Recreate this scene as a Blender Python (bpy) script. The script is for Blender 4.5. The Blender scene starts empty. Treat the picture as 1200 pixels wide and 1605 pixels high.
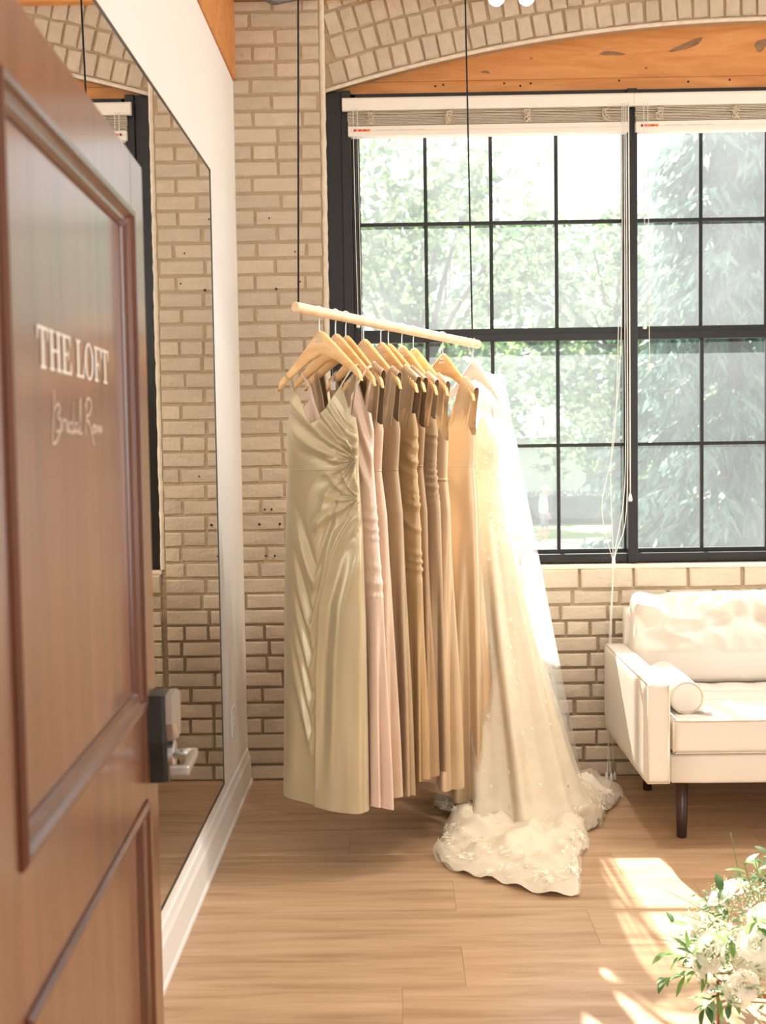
import bpy, bmesh, math, random
import numpy as np
from mathutils import Vector, Matrix, Euler

random.seed(7)
rng = np.random.default_rng(7)
SC = bpy.context.scene
COL = SC.collection
PI = math.pi

# ------------------------------------------------------------------ camera
FPX = 1846.0
yaw, pitch, roll = 19.7 / FPX, 110 / FPX, math.radians(0.85)
fwd = Vector((-math.sin(yaw) * math.cos(pitch), math.cos(yaw) * math.cos(pitch), -math.sin(pitch)))
r0 = fwd.cross(Vector((0, 0, 1))).normalized()
u0 = r0.cross(fwd)
rt = r0 * math.cos(roll) - u0 * math.sin(roll)
up = u0 * math.cos(roll) + r0 * math.sin(roll)
cam_d = bpy.data.cameras.new('camera')
cam = bpy.data.objects.new('camera', cam_d)
COL.objects.link(cam)
cam.matrix_world = Matrix(((rt.x, up.x, -fwd.x, 0), (rt.y, up.y, -fwd.y, 0), (rt.z, up.z, -fwd.z, 1.5), (0, 0, 0, 1)))
cam_d.sensor_fit = 'VERTICAL'
cam_d.sensor_height = 36.0
cam_d.lens = 36.0 * FPX / 1605.0
cam_d.clip_start = 0.05
cam_d.clip_end = 400
cam_d.dof.use_dof = True
cam_d.dof.focus_distance = 4.25
cam_d.dof.aperture_fstop = 4.5
SC.camera = cam

# ------------------------------------------------------------------ world, sun, exposure
W = bpy.data.worlds.new('world')
SC.world = W
W.use_nodes = True
wb = W.node_tree.nodes['Background']
wb.inputs[0].default_value = (0.90, 0.955, 1.0, 1)
wb.inputs[1].default_value = 1.35
sun_d = bpy.data.lights.new('sun', 'SUN')
sun_d.energy = 24.0
sun_d.angle = math.radians(0.7)
sun_d.color = (1.0, 0.96, 0.89)
sun = bpy.data.objects.new('sun', sun_d)
COL.objects.link(sun)
sun.location = (-6, 40, 30)
sun.rotation_euler = Vector((0.18, -1.0, -0.92)).to_track_quat('-Z', 'Y').to_euler()

# two soft fill lamps added to brighten the room, before the unseen walls
for nm, loc, tgt, sx, sy, en in (('fill_front', (1.2, -1.1, 1.8), (-0.4, 4.2, 1.0), 1.8, 2.2, 76), ('fill_side', (4.1, 3.7, 1.6), (-0.6, 3.7, 1.1), 1.8, 2.2, 62)):
    ad_ = bpy.data.lights.new(nm, 'AREA')
    ad_.shape = 'RECTANGLE'
    ad_.size, ad_.size_y = sx, sy
    ad_.energy = en
    ad_.color = (0.95, 0.98, 1.0)
    ao_ = bpy.data.objects.new(nm, ad_)
    COL.objects.link(ao_)
    ao_.location = loc
    ao_.rotation_euler = (Vector(tgt) - Vector(loc)).to_track_quat('-Z', 'Y').to_euler()

VS = SC.view_settings
VS.view_transform = 'Standard'
VS.look = 'None'
VS.exposure = 0.0
VS.gamma = 1.0
VS.use_curve_mapping = False
SC.cycles.use_denoising = True
SC.cycles.adaptive_threshold = 0.03
SC.cycles.max_bounces = 10
SC.cycles.diffuse_bounces = 5
SC.cycles.transparent_max_bounces = 24
SC.cycles.sample_clamp_indirect = 6.0


# ------------------------------------------------------------------ materials
def srgb(r, g, b):
    f = lambda c: ((c / 255.0 + 0.055) / 1.055) ** 2.4 if c > 10 else c / 255.0 / 12.92
    return (f(r), f(g), f(b), 1.0)


class Mat:
    """Small helper around a node material."""
    def __init__(self, name):
        self.m = bpy.data.materials.new(name)
        self.m.use_nodes = True
        self.nt = self.m.node_tree
        self.p = self.nt.nodes['Principled BSDF']
        self.out = self.nt.nodes['Material Output']

    def n(self, t, **kw):
        nd = self.nt.nodes.new(t)
        for k, v in kw.items():
            if k in nd.inputs.keys():
                nd.inputs[k].default_value = v
            else:
                setattr(nd, k, v)
        return nd

    def l(self, a, b):
        self.nt.links.new(a, b)

    def coords(self, scale=(1, 1, 1), kind='Object', rand=0.0):
        tc = self.n('ShaderNodeTexCoord')
        mp = self.n('ShaderNodeMapping')
        mp.inputs['Scale'].default_value = scale
        self.l(tc.outputs[kind], mp.inputs['Vector'])
        if rand:
            oi = self.n('ShaderNodeObjectInfo')
            mu = self.n('ShaderNodeMath', operation='MULTIPLY')
            mu.inputs[1].default_value = rand
            self.l(oi.outputs['Random'], mu.inputs[0])
            cb = self.n('ShaderNodeCombineXYZ')
            for k in range(3):
                self.l(mu.outputs[0], cb.inputs[k])
            self.l(cb.outputs[0], mp.inputs['Location'])
        return mp.outputs['Vector']

    def ramp(self, fac, stops):
        r = self.n('ShaderNodeValToRGB')
        el = r.color_ramp.elements
        while len(el) < len(stops):
            el.new(0.5)
        for e, (p, c) in zip(el, stops):
            e.position = p
            e.color = c
        self.l(fac, r.inputs['Fac'])
        return r.outputs['Color']

    def bump(self, h, strength=0.3, dist=0.01, into=None):
        b = self.n('ShaderNodeBump')
        b.inputs['Strength'].default_value = strength
        b.inputs['Distance'].default_value = dist
        self.l(h, b.inputs['Height'])
        self.l(b.outputs['Normal'], (into or self.p).inputs['Normal'])


def mix_col(c, k):
    return (c[0] * k, c[1] * k, c[2] * k, 1)


def plain(name, col, rough=0.5, metal=0.0, noise=0.06, scale=30, bump=0.0, **kw):
    M = Mat(name)
    v = M.coords((scale,) * 3)
    nz = M.n('ShaderNodeTexNoise', Scale=1.0, Detail=3.0)
    M.l(v, nz.inputs['Vector'])
    M.l(M.ramp(nz.outputs['Fac'], [(0.25, mix_col(col, 1 - noise)), (0.75, mix_col(col, 1 + noise))]), M.p.inputs['Base Color'])
    M.p.inputs['Roughness'].default_value = rough
    M.p.inputs['Metallic'].default_value = metal
    for k, val in kw.items():
        M.p.inputs[k.replace('_', ' ')].default_value = val
    if bump:
        M.bump(nz.outputs['Fac'], bump, 0.004)
    return M.m


def brick_mat(name, col, var=0.10):
    M = Mat(name)
    v = M.coords((1, 1, 1), 'Object', 37.0)
    oi = M.n('ShaderNodeObjectInfo')
    nz = M.n('ShaderNodeTexNoise', Scale=2.2, Detail=5.0, Roughness=0.65)
    M.l(v, nz.inputs['Vector'])
    c = M.ramp(nz.outputs['Fac'], [(0.2, mix_col(col, 0.86)), (0.55, col), (0.85, mix_col(col, 1.08))])
    hs = M.n('ShaderNodeHueSaturation')
    mr = M.n('ShaderNodeMapRange')
    mr.inputs['To Min'].default_value = 1 - var
    mr.inputs['To Max'].default_value = 1 + var * 0.6
    M.l(oi.outputs['Random'], mr.inputs['Value'])
    M.l(mr.outputs[0], hs.inputs['Value'])
    M.l(c, hs.inputs['Color'])
    M.l(hs.outputs[0], M.p.inputs['Base Color'])
    M.p.inputs['Roughness'].default_value = 0.6
    n2 = M.n('ShaderNodeTexNoise', Scale=60.0, Detail=6.0, Roughness=0.7)
    tc = M.n('ShaderNodeNewGeometry')
    M.l(tc.outputs['Position'], n2.inputs['Vector'])
    M.bump(n2.outputs['Fac'], 0.7, 0.009)
    return M.m


def mortar_mat():
    M = Mat('mortar')
    g = M.n('ShaderNodeNewGeometry')
    nz = M.n('ShaderNodeTexNoise', Scale=9.0, Detail=4.0)
    M.l(g.outputs['Position'], nz.inputs['Vector'])
    sp = M.n('ShaderNodeSeparateXYZ')
    M.l(g.outputs['Position'], sp.inputs[0])
    ad = M.n('ShaderNodeMath', operation='MULTIPLY_ADD')
    ad.inputs[1].default_value = 0.10
    M.l(nz.outputs['Fac'], ad.inputs[0])
    M.l(sp.outputs['Z'], ad.inputs[2])
    # unpainted, darker joints in the lowest courses
    c = M.ramp(ad.outputs[0], [(0.0, srgb(142, 122, 98)), (0.775, srgb(146, 126, 102)), (0.82, srgb(176, 155, 128)), (1.0, srgb(180, 158, 130))])
    M.l(c, M.p.inputs['Base Color'])
    M.p.inputs['Roughness'].default_value = 0.9
    n2 = M.n('ShaderNodeTexNoise', Scale=90.0, Detail=5.0)
    M.l(g.outputs['Position'], n2.inputs['Vector'])
    M.bump(n2.outputs['Fac'], 0.7, 0.01)
    return M.m


def wood_mat(name, c1, c2, c3, scale=(1, 8, 8), rough=0.4, rand=0.0, axis_noise=2.5, bump=0.12, val=0.0, coat=0.0):
    M = Mat(name)
    v = M.coords(scale, 'Object', rand)
    nz = M.n('ShaderNodeTexNoise', Scale=axis_noise, Detail=6.0, Roughness=0.6, Distortion=0.6)
    M.l(v, nz.inputs['Vector'])
    c = M.ramp(nz.outputs['Fac'], [(0.28, c1), (0.5, c2), (0.74, c3)])
    if val:
        oi = M.n('ShaderNodeObjectInfo')
        mr = M.n('ShaderNodeMapRange')
        mr.inputs['To Min'].default_value = 1 - val
        mr.inputs['To Max'].default_value = 1 + val
        M.l(oi.outputs['Random'], mr.inputs['Value'])
        hs = M.n('ShaderNodeHueSaturation')
        M.l(mr.outputs[0], hs.inputs['Value'])
        M.l(c, hs.inputs['Color'])
        c = hs.outputs[0]
    M.l(c, M.p.inputs['Base Color'])
    M.p.inputs['Roughness'].default_value = rough
    if coat:
        M.p.inputs['Coat Weight'].default_value = coat
        M.p.inputs['Coat Roughness'].default_value = 0.18
    M.bump(nz.outputs['Fac'], bump, 0.003)
    return M.m


def timber_mat():
    M = Mat('orange_timber')
    v = M.coords((0.9, 6, 6), 'Object')
    nz = M.n('ShaderNodeTexNoise', Scale=2.2, Detail=6.0, Roughness=0.62, Distortion=1.4)
    M.l(v, nz.inputs['Vector'])
    c = M.ramp(nz.outputs['Fac'], [(0.25, srgb(184, 116, 58)), (0.5, srgb(206, 140, 76)), (0.75, srgb(220, 160, 98))])
    M.l(c, M.p.inputs['Base Color'])
    M.p.inputs['Roughness'].default_value = 0.55
    M.bump(nz.outputs['Fac'], 0.2, 0.004)
    return M.m


def satin_mat(name, col, rough=0.29, var=0.05, sheen=0.12):
    M = Mat(name)
    v = M.coords((1, 1, 1), 'Object')
    nz = M.n('ShaderNodeTexNoise', Scale=5.0, Detail=2.0)
    M.l(v, nz.inputs['Vector'])
    M.l(M.ramp(nz.outputs['Fac'], [(0.3, mix_col(col, 1 - var)), (0.7, mix_col(col, 1 + var))]), M.p.inputs['Base Color'])
    M.p.inputs['Roughness'].default_value = rough
    M.p.inputs['Metallic'].default_value = 0.36
    M.p.inputs['Specular IOR Level'].default_value = 0.6
    M.p.inputs['Sheen Weight'].default_value = sheen
    M.p.inputs['Sheen Roughness'].default_value = 0.4
    M.p.inputs['Anisotropic'].default_value = 0.3
    w = M.n('ShaderNodeTexNoise', Scale=260.0, Detail=1.0)
    M.l(v, w.inputs['Vector'])
    M.bump(w.outputs['Fac'], 0.03, 0.001)
    return M.m


def tulle_mat(name, col, alpha, lace=0.0, trans=0.5):
    """See-through net: part lets light straight by, part scatters it both ways."""
    M = Mat(name)
    nt = M.nt
    nt.nodes.remove(M.p)
    tr = M.n('ShaderNodeBsdfTransparent')
    df = M.n('ShaderNodeBsdfDiffuse', Color=col)
    tl = M.n('ShaderNodeBsdfTranslucent', Color=col)
    m1 = M.n('ShaderNodeMixShader')
    m1.inputs[0].default_value = trans
    M.l(df.outputs[0], m1.inputs[1])
    M.l(tl.outputs[0], m1.inputs[2])
    m2 = M.n('ShaderNodeMixShader')
    m2.inputs[0].default_value = alpha
    M.l(tr.outputs[0], m2.inputs[1])
    M.l(m1.outputs[0], m2.inputs[2])
    v = M.coords((1, 1, 1), 'Object')
    nz = M.n('ShaderNodeTexNoise', Scale=9.0 if not lace else 22.0, Detail=4.0)
    M.l(v, nz.inputs['Vector'])
    mr = M.n('ShaderNodeMapRange')
    mr.inputs['From Min'].default_value = 0.35
    mr.inputs['From Max'].default_value = 0.65
    mr.inputs['To Min'].default_value = alpha - (0.03 if not lace else lace)
    mr.inputs['To Max'].default_value = min(1.0, alpha + 0.03)
    M.l(nz.outputs['Fac'], mr.inputs['Value'])
    M.l(mr.outputs[0], m2.inputs[0])
    M.l(m2.outputs[0], M.out.inputs['Surface'])
    return M.m


def glass_mat(name='dusty_glass', h0=0.13, h1=0.20):
    """Window pane with the dust and insect mesh that veil the view in the photograph."""
    M = Mat(name)
    M.nt.nodes.remove(M.p)
    tr = M.n('ShaderNodeBsdfTransparent', Color=(0.97, 0.985, 0.98, 1))
    tl = M.n('ShaderNodeBsdfTranslucent', Color=(0.86, 0.9, 0.93, 1))
    gl = M.n('ShaderNodeBsdfGlossy', Roughness=0.03)
    v = M.coords((1, 1, 1), 'Object')
    nz = M.n('ShaderNodeTexNoise', Scale=3.0, Detail=5.0)
    M.l(v, nz.inputs['Vector'])
    mr = M.n('ShaderNodeMapRange')
    mr.inputs['From Min'].default_value = 0.3
    mr.inputs['From Max'].default_value = 0.7
    mr.inputs['To Min'].default_value = h0
    mr.inputs['To Max'].default_value = h1
    M.l(nz.outputs['Fac'], mr.inputs['Value'])
    m1 = M.n('ShaderNodeMixShader')
    M.l(mr.outputs[0], m1.inputs[0])
    M.l(tr.outputs[0], m1.inputs[1])
    M.l(tl.outputs[0], m1.inputs[2])
    m2 = M.n('ShaderNodeMixShader')
    m2.inputs[0].default_value = 0.012
    M.l(m1.outputs[0], m2.inputs[1])
    M.l(gl.outputs[0], m2.inputs[2])
    M.l(m2.outputs[0], M.out.inputs['Surface'])
    return M.m


def leaf_mat(name, c1, c2, trans=0.5, rough=0.5):
    M = Mat(name)
    g = M.n('ShaderNodeNewGeometry')
    nz = M.n('ShaderNodeTexNoise', Scale=1.7, Detail=3.0)
    M.l(g.outputs['Position'], nz.inputs['Vector'])
    rp = M.n('ShaderNodeMath', operation='ADD')
    M.l(nz.outputs['Fac'], rp.inputs[0])
    rr = M.n('ShaderNodeMath', operation='MULTIPLY_ADD')
    rr.inputs[1].default_value = 0.4
    rr.inputs[2].default_value = -0.2
    M.l(g.outputs['Random Per Island'], rr.inputs[0])
    M.l(rr.outputs[0], rp.inputs[1])
    c = M.ramp(rp.outputs[0], [(0.3, c1), (0.72, c2)])
    M.l(c, M.p.inputs['Base Color'])
    M.p.inputs['Roughness'].default_value = rough
    tl = M.n('ShaderNodeBsdfTranslucent')
    M.l(c, tl.inputs['Color'])
    mx = M.n('ShaderNodeMixShader')
    mx.inputs[0].default_value = trans
    M.l(M.p.outputs[0], mx.inputs[1])
    M.l(tl.outputs[0], mx.inputs[2])
    M.l(mx.outputs[0], M.out.inputs['Surface'])
    return M.m


MT = {}
MT['brick'] = brick_mat('painted_brick', srgb(205, 188, 165))
MT['mortar'] = mortar_mat()
MT['plaster'] = plain('white_wall_paint', srgb(243, 240, 236), 0.6, noise=0.01, scale=4)
MT['plaster_edge'] = plain('rough_white_plaster', srgb(222, 208, 188), 0.85, noise=0.1, scale=40, bump=0.8)
MT['trim'] = plain('white_trim_paint', srgb(240, 237, 232), 0.35, noise=0.01, scale=8)
MT['timber'] = timber_mat()
MT['black'] = plain('black_window_paint', srgb(17, 15, 14), 0.45, noise=0.15, scale=20)
MT['glass'] = glass_mat('dusty_glass', 0.08, 0.125)
MT['clear_glass'] = glass_mat('clear_glass', 0.02, 0.035)
MT['screen'] = glass_mat('insect_screen', 0.05, 0.062)
MT['floor'] = wood_mat('oak_plank', srgb(160, 124, 92), srgb(186, 152, 118), srgb(204, 172, 140), (0.55, 7, 7), 0.30, 23.0, 3.0, 0.05, 0.06)
MT['subfloor'] = plain('dark_subfloor', srgb(110, 82, 58), 0.8)
MT['door'] = wood_mat('brown_door_wood', srgb(96, 52, 28), srgb(116, 66, 37), srgb(132, 80, 49), (7, 7, 0.45), 0.34, 0, 2.5, 0.05, 0, 0.8)
MT['door_dark'] = wood_mat('dark_door_moulding', srgb(78, 40, 22), srgb(94, 50, 28), srgb(108, 62, 36), (7, 7, 0.6), 0.25, 0, 2.5, 0.04, 0, 0.4)
MT['white_vinyl'] = plain('white_vinyl_lettering', srgb(236, 228, 218), 0.5, noise=0.01)
MT['grey_vinyl'] = plain('faded_script_lettering', srgb(214, 194, 176), 0.5, noise=0.02)
MT['nickel'] = plain('satin_nickel', srgb(190, 188, 185), 0.28, 0.95, 0.03)
MT['dark_metal'] = plain('dark_lock_housing', srgb(60, 58, 56), 0.35, 0.6, 0.05)
MT['chrome'] = plain('bright_wire', srgb(205, 205, 205), 0.2, 0.95, 0.02)
MT['rod'] = wood_mat('pale_rod_wood', srgb(222, 188, 148), srgb(234, 204, 168), srgb(240, 216, 184), (5, 5, 0.8), 0.5, 0, 4, 0.05)
MT['hanger'] = wood_mat('varnished_hanger_wood', srgb(214, 164, 102), srgb(230, 186, 126), srgb(238, 202, 148), (2, 9, 9), 0.32, 11, 3, 0.03, 0.08, 0.3)
MT['white_wood'] = plain('white_painted_hanger', srgb(232, 226, 216), 0.4, noise=0.03)
MT['cord'] = plain('black_cord', srgb(22, 20, 20), 0.7)
MT['white_cord'] = plain('white_cord', srgb(225, 220, 210), 0.7)
MT['blind'] = plain('white_blind_slat', srgb(232, 226, 214), 0.5, noise=0.01)
MT['blind_shade'] = plain('cream_blind_slat', srgb(205, 193, 172), 0.6, noise=0.02)
MT['orange_sticker'] = plain('orange_sticker', srgb(226, 112, 66), 0.5, noise=0.02)
MT['red_sticker'] = plain('dark_red_sticker', srgb(120, 40, 30), 0.5, noise=0.02)
MT['print_grey'] = plain('faint_grey_print', srgb(205, 196, 184), 0.6, noise=0.02)
MT['leather'] = plain('white_leather', srgb(224, 215, 203), 0.38, noise=0.02, scale=9, bump=0.05)
MT['piping'] = plain('cream_leather_piping', srgb(214, 198, 174), 0.45)
MT['dark_leg'] = wood_mat('dark_walnut', srgb(46, 26, 20), srgb(58, 34, 26), srgb(72, 44, 34), (9, 9, 1), 0.3)
MT['mirror'] = plain('mirror_silver', (0.93, 0.94, 0.93, 1), 0.0, 1.0, 0.0)
MT['mirror_edge'] = plain('mirror_edge', srgb(86, 88, 84), 0.3, 0.6)
MT['hole'] = plain('drill_hole', srgb(58, 44, 38), 0.9)
MT['lamp_white'] = plain('white_lamp_housing', srgb(235, 234, 230), 0.4, noise=0.01)
MT['grey_metal'] = plain('grey_conduit', srgb(120, 118, 114), 0.45, 0.5)
MT['copper'] = plain('copper_wire_stand', srgb(150, 96, 66), 0.3, 0.8)
MT['petal'] = leaf_mat('white_petal', srgb(244, 240, 226), srgb(252, 250, 242), 0.3)
MT['bud'] = leaf_mat('filler_bud', srgb(226, 226, 200), srgb(248, 246, 230), 0.3)
MT['leafA'] = leaf_mat('green_leaf', srgb(84, 120, 62), srgb(150, 182, 96), 0.35)
MT['leafB'] = leaf_mat('grey_green_leaf', srgb(112, 136, 104), srgb(172, 194, 150), 0.3)
MT['leafC'] = leaf_mat('deep_green_leaf', srgb(48, 80, 42), srgb(94, 130, 66), 0.3)
MT['stem'] = plain('green_stem', srgb(120, 130, 70), 0.6)
MT['tree1'] = leaf_mat('maple_leaves', srgb(66, 98, 62), srgb(140, 168, 108), 0.5)
MT['tree2'] = leaf_mat('linden_leaves', srgb(72, 102, 72), srgb(150, 176, 124), 0.5)
MT['needles'] = leaf_mat('spruce_needles', srgb(72, 104, 92), srgb(140, 170, 150), 0.35)
MT['bark'] = plain('tree_bark', srgb(96, 84, 74), 0.9, noise=0.25, scale=6)
MT['lawn'] = plain('lawn_grass', srgb(140, 158, 96), 0.9, noise=0.15, scale=2)
MT['pavement'] = plain('pale_pavement', srgb(205, 200, 192), 0.8, noise=0.05, scale=3)
MT['asphalt'] = plain('grey_asphalt', srgb(140, 138, 136), 0.9)
MT['siding'] = plain('pale_house_siding', srgb(222, 222, 220), 0.7, noise=0.02)
MT['shingle'] = plain('grey_roof_shingle', srgb(120, 118, 118), 0.85, noise=0.1)
MT['hedge'] = leaf_mat('hedge_leaves', srgb(70, 84, 72), srgb(108, 124, 100), 0.3)
MT['skin'] = plain('skin', srgb(206, 160, 130), 0.6, noise=0.03)
MT['tee'] = plain('white_cotton', srgb(236, 236, 234), 0.8, noise=0.02)
MT['shorts'] = plain('grey_cotton', srgb(128, 132, 136), 0.8, noise=0.05)
MT['gown'] = tulle_mat('ivory_gown', srgb(236, 224, 202), 0.98, 0, 0.05)
MT['tulle'] = tulle_mat('ivory_tulle', srgb(246, 238, 222), 0.34, 0, 0.4)
MT['veil'] = tulle_mat('white_veil', srgb(250, 250, 248), 0.34, 0, 0.6)
MT['lace'] = tulle_mat('ivory_lace', srgb(248, 240, 224), 0.85, 0.4, 0.2)
MT['clear'] = tulle_mat('clear_plastic', srgb(240, 244, 246), 0.45, 0, 0.3)


# ------------------------------------------------------------------ mesh helpers
class MB:
    """Collects vertices and faces and links them as ONE mesh object."""
    def __init__(self):
        self.v, self.f = [], []

    def add(self, vs, fs):
        o = len(self.v)
        self.v += [tuple(x) for x in vs]
        self.f += [tuple(i + o for i in f) for f in fs]

    def box(self, x0, x1, y0, y1, z0, z1):
        self.add([(x0, y0, z0), (x1, y0, z0), (x1, y1, z0), (x0, y1, z0), (x0, y0, z1), (x1, y0, z1), (x1, y1, z1), (x0, y1, z1)],
                 [(0, 3, 2, 1), (4, 5, 6, 7), (0, 1, 5, 4), (1, 2, 6, 5), (2, 3, 7, 6), (3, 0, 4, 7)])

    def tube(self, pts, r, n=8, cap=True, flat=1.0):
        pts = [Vector(p) for p in pts]
        rs = r if isinstance(r, (list, tuple)) else [r] * len(pts)
        rings, prev = [], None
        for i, p in enumerate(pts):
            d = (pts[min(i + 1, len(pts) - 1)] - pts[max(i - 1, 0)])
            d = d.normalized() if d.length > 1e-9 else Vector((0, 0, 1))
            if prev is None:
                a = d.cross(Vector((0, 0, 1)))
                if a.length < 1e-3:
                    a = d.cross(Vector((0, 1, 0)))
            else:
                a = prev - d * prev.dot(d)
            a.normalize()
            prev = a
            b = d.cross(a)
            rings.append([p + (a * math.cos(2 * PI * k / n) + b * math.sin(2 * PI * k / n) * flat) * rs[i] for k in range(n)])
        vs = [q for rg in rings for q in rg]
        fs = [(i * n + k, i * n + (k + 1) % n, (i + 1) * n + (k + 1) % n, (i + 1) * n + k) for i in range(len(pts) - 1) for k in range(n)]
        if cap:
            fs += [tuple(range(n))[::-1], tuple((len(pts) - 1) * n + k for k in range(n))]
        self.add(vs, fs)

    def lathe(self, prof, c=(0, 0, 0), n=24):
        vs = [(c[0] + r * math.cos(2 * PI * k / n), c[1] + r * math.sin(2 * PI * k / n), c[2] + z) for r, z in prof for k in range(n)]
        fs = [(i * n + k, i * n + (k + 1) % n, (i + 1) * n + (k + 1) % n, (i + 1) * n + k) for i in range(len(prof) - 1) for k in range(n)]
        fs += [tuple(range(n))[::-1], tuple((len(prof) - 1) * n + k for k in range(n))]
        self.add(vs, fs)

    def prism(self, poly, y0, y1, axis='y'):
        """poly: (x, z) outline, extruded along y."""
        n = len(poly)
        vs = [(x, y0, z) for x, z in poly] + [(x, y1, z) for x, z in poly]
        fs = [tuple(range(n)), tuple(range(2 * n - 1, n - 1, -1))] + [(k, k + n, (k + 1) % n + n, (k + 1) % n) for k in range(n)]
        self.add(vs, fs)

    def grid(self, P, closed_u=False):
        """P: array (rows, cols, 3)."""
        R, C = len(P), len(P[0])
        vs = [tuple(q) for row in P for q in row]
        fs = []
        for i in range(R - 1):
            for k in range(C if closed_u else C - 1):
                k2 = (k + 1) % C
                fs.append((i * C + k, i * C + k2, (i + 1) * C + k2, (i + 1) * C + k))
        self.add(vs, fs)

    def build(self, name, mat, parent=None, smooth=False, bevel=0.0, seg=2, loc=None, fix=True):
        me = bpy.data.meshes.new(name)
        me.from_pydata(self.v, [], self.f)
        if fix or bevel:
            bm = bmesh.new()
            bm.from_mesh(me)
            if bevel:
                es = [e for e in bm.edges if len(e.link_faces) == 2 and e.calc_face_angle(0) > 0.5]
                bmesh.ops.bevel(bm, geom=es, offset=bevel, segments=seg, profile=0.5, affect='EDGES')
            if fix:
                bmesh.ops.recalc_face_normals(bm, faces=bm.faces)
            bm.to_mesh(me)
            bm.free()
        if smooth:
            me.polygons.foreach_set('use_smooth', [True] * len(me.polygons))
        me.update()
        for m in (mat if isinstance(mat, (list, tuple)) else [mat]):
            me.materials.append(m)
        o = bpy.data.objects.new(name, me)
        COL.objects.link(o)
        if parent is not None:
            o.parent = parent
        if loc is not None:
            o.location = loc
        return o


def tag(o, label=None, cat=None, group=None, kind=None):
    if label:
        o['label'] = label
    if cat:
        o['category'] = cat
    if group:
        o['group'] = group
    if kind:
        o['kind'] = kind
    return o


def empty(name, loc=(0, 0, 0), rz=0.0):
    o = bpy.data.objects.new(name, None)
    o.empty_display_size = 0.05
    COL.objects.link(o)
    o.location = loc
    o.rotation_euler = (0, 0, rz)
    return o


def boxobj(name, x0, x1, y0, y1, z0, z1, mat, parent=None, bevel=0.0, seg=2, smooth=False):
    b = MB()
    b.box(x0, x1, y0, y1, z0, z1)
    return b.build(name, mat, parent, smooth, bevel, seg)


def inst(name, me, parent, loc, rot=(0, 0, 0), scale=(1, 1, 1)):
    o = bpy.data.objects.new(name, me)
    COL.objects.link(o)
    o.parent = parent
    o.location = loc
    o.rotation_euler = rot
    o.scale = scale
    return o


def struct(o, label, cat):
    return tag(o, label, cat, None, 'structure')


def sstep(a, b, x):
    t = np.clip((x - a) / (b - a), 0, 1)
    return t * t * (3 - 2 * t)


def catmull(pts, n=8):
    pts = [Vector(p) for p in pts]
    out = []
    for i in range(len(pts) - 1):
        p0, p1, p2, p3 = pts[max(i - 1, 0)], pts[i], pts[i + 1], pts[min(i + 2, len(pts) - 1)]
        for k in range(n):
            t = k / n
            out.append(0.5 * ((2 * p1) + (p2 - p0) * t + (2 * p0 - 5 * p1 + 4 * p2 - p3) * t * t + (3 * p1 - p0 - 3 * p2 + p3) * t ** 3))
    out.append(pts[-1])
    return out


# ------------------------------------------------------------------ the room
WX, WY, CEIL = -0.674, 5.17, 3.72       # left wall, brick wall face, ceiling
XR, YN = 4.2, -1.2                      # how far the room is modelled

# floor: each plank its own piece on a dark subfloor
floor = struct(boxobj('floor', WX - 0.3, XR, YN, WY + 0.12, -0.12, -0.014, MT['subfloor']), 'warm oak plank floor of the bridal loft', 'floor')
plank_meshes = {}
PW = 0.262
y = 3.42 - PW * 18
row = 0
fixed = {3.68: 0.176, 3.42: 0.591, 3.158: 0.176}
while y < WY:
    y1 = min(y + PW, WY + 0.03)
    if y1 > YN:
        ya = max(y, YN)
        L = 1.52
        off = None
        for k, xj in fixed.items():
            if abs(y - k) < 0.06:
                off = xj
        if off is None:
            off = (row * 0.57) % L
        xs = off - math.ceil((off - WX) / L) * L
        while xs < XR:
            xa, xb = max(xs, WX - 0.02), min(xs + L, XR)
            if xb - xa > 0.02:
                g = 0.0003
                boxobj('plank', xa + g, xb - g, ya + g, y1 - g, -0.016, 0.0, MT['floor'], floor, 0.0006, 1)
            xs += L
    y += PW
    row += 1

# left wall, its timber beam, baseboard, outlet
wall_left = struct(boxobj('wall_left', WX - 0.14, WX, 1.1, WY + 0.1, -0.1, 3.062, MT['plaster']), 'smooth white wall carrying the big mirror', 'wall')
beam = struct(boxobj('beam_timber', WX - 0.2, WX + 0.012, 1.5, WY + 0.02, 3.066, 3.42, MT['timber'], None, 0.006), 'orange timber beam resting on the white wall', 'beam')
bb = MB()
bb.prism([(0, 0), (0.024, 0), (0.024, 0.012), (0.018, 0.02), (0.016, 0.115), (0.010, 0.128), (0.006, 0.15), (0.0, 0.155)], 1.2, WY - 0.02)
baseboard = struct(bb.build('baseboard_left', MT['trim'], None, loc=(WX, 0, 0)), 'white moulded baseboard under the mirror', 'baseboard')
outlet = empty('wall_outlet', (WX, 4.72, 0.375))
boxobj('cover_plate', 0, 0.006, -0.04, 0.04, -0.06, 0.06, MT['trim'], outlet, 0.002)
for dz in (-0.024, 0.024):
    so = boxobj('socket', 0.005, 0.0085, -0.017, 0.017, dz - 0.016, dz + 0.016, MT['trim'], outlet, 0.0015)
    for dy in (-0.006, 0.006):
        boxobj('slot', 0.0078, 0.0088, dy - 0.001, dy + 0.001, dz - 0.005, dz + 0.005, MT['hole'], so)
tag(outlet, 'white electrical outlet plate low on the white wall beside the mirror', 'outlet')

# ceiling and its joists (above the frame)
ceiling = struct(boxobj('ceiling', WX - 0.3, XR, YN, WY + 0.3, CEIL, CEIL + 0.1, MT['plaster']), 'white ceiling above the loft', 'ceiling')
struct(boxobj('beam_crossing', WX - 0.2, XR, WY - 0.02, WY + 0.2, 3.40, 3.72, MT['timber'], None, 0.006), 'orange timber over the brick arch', 'beam')

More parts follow.
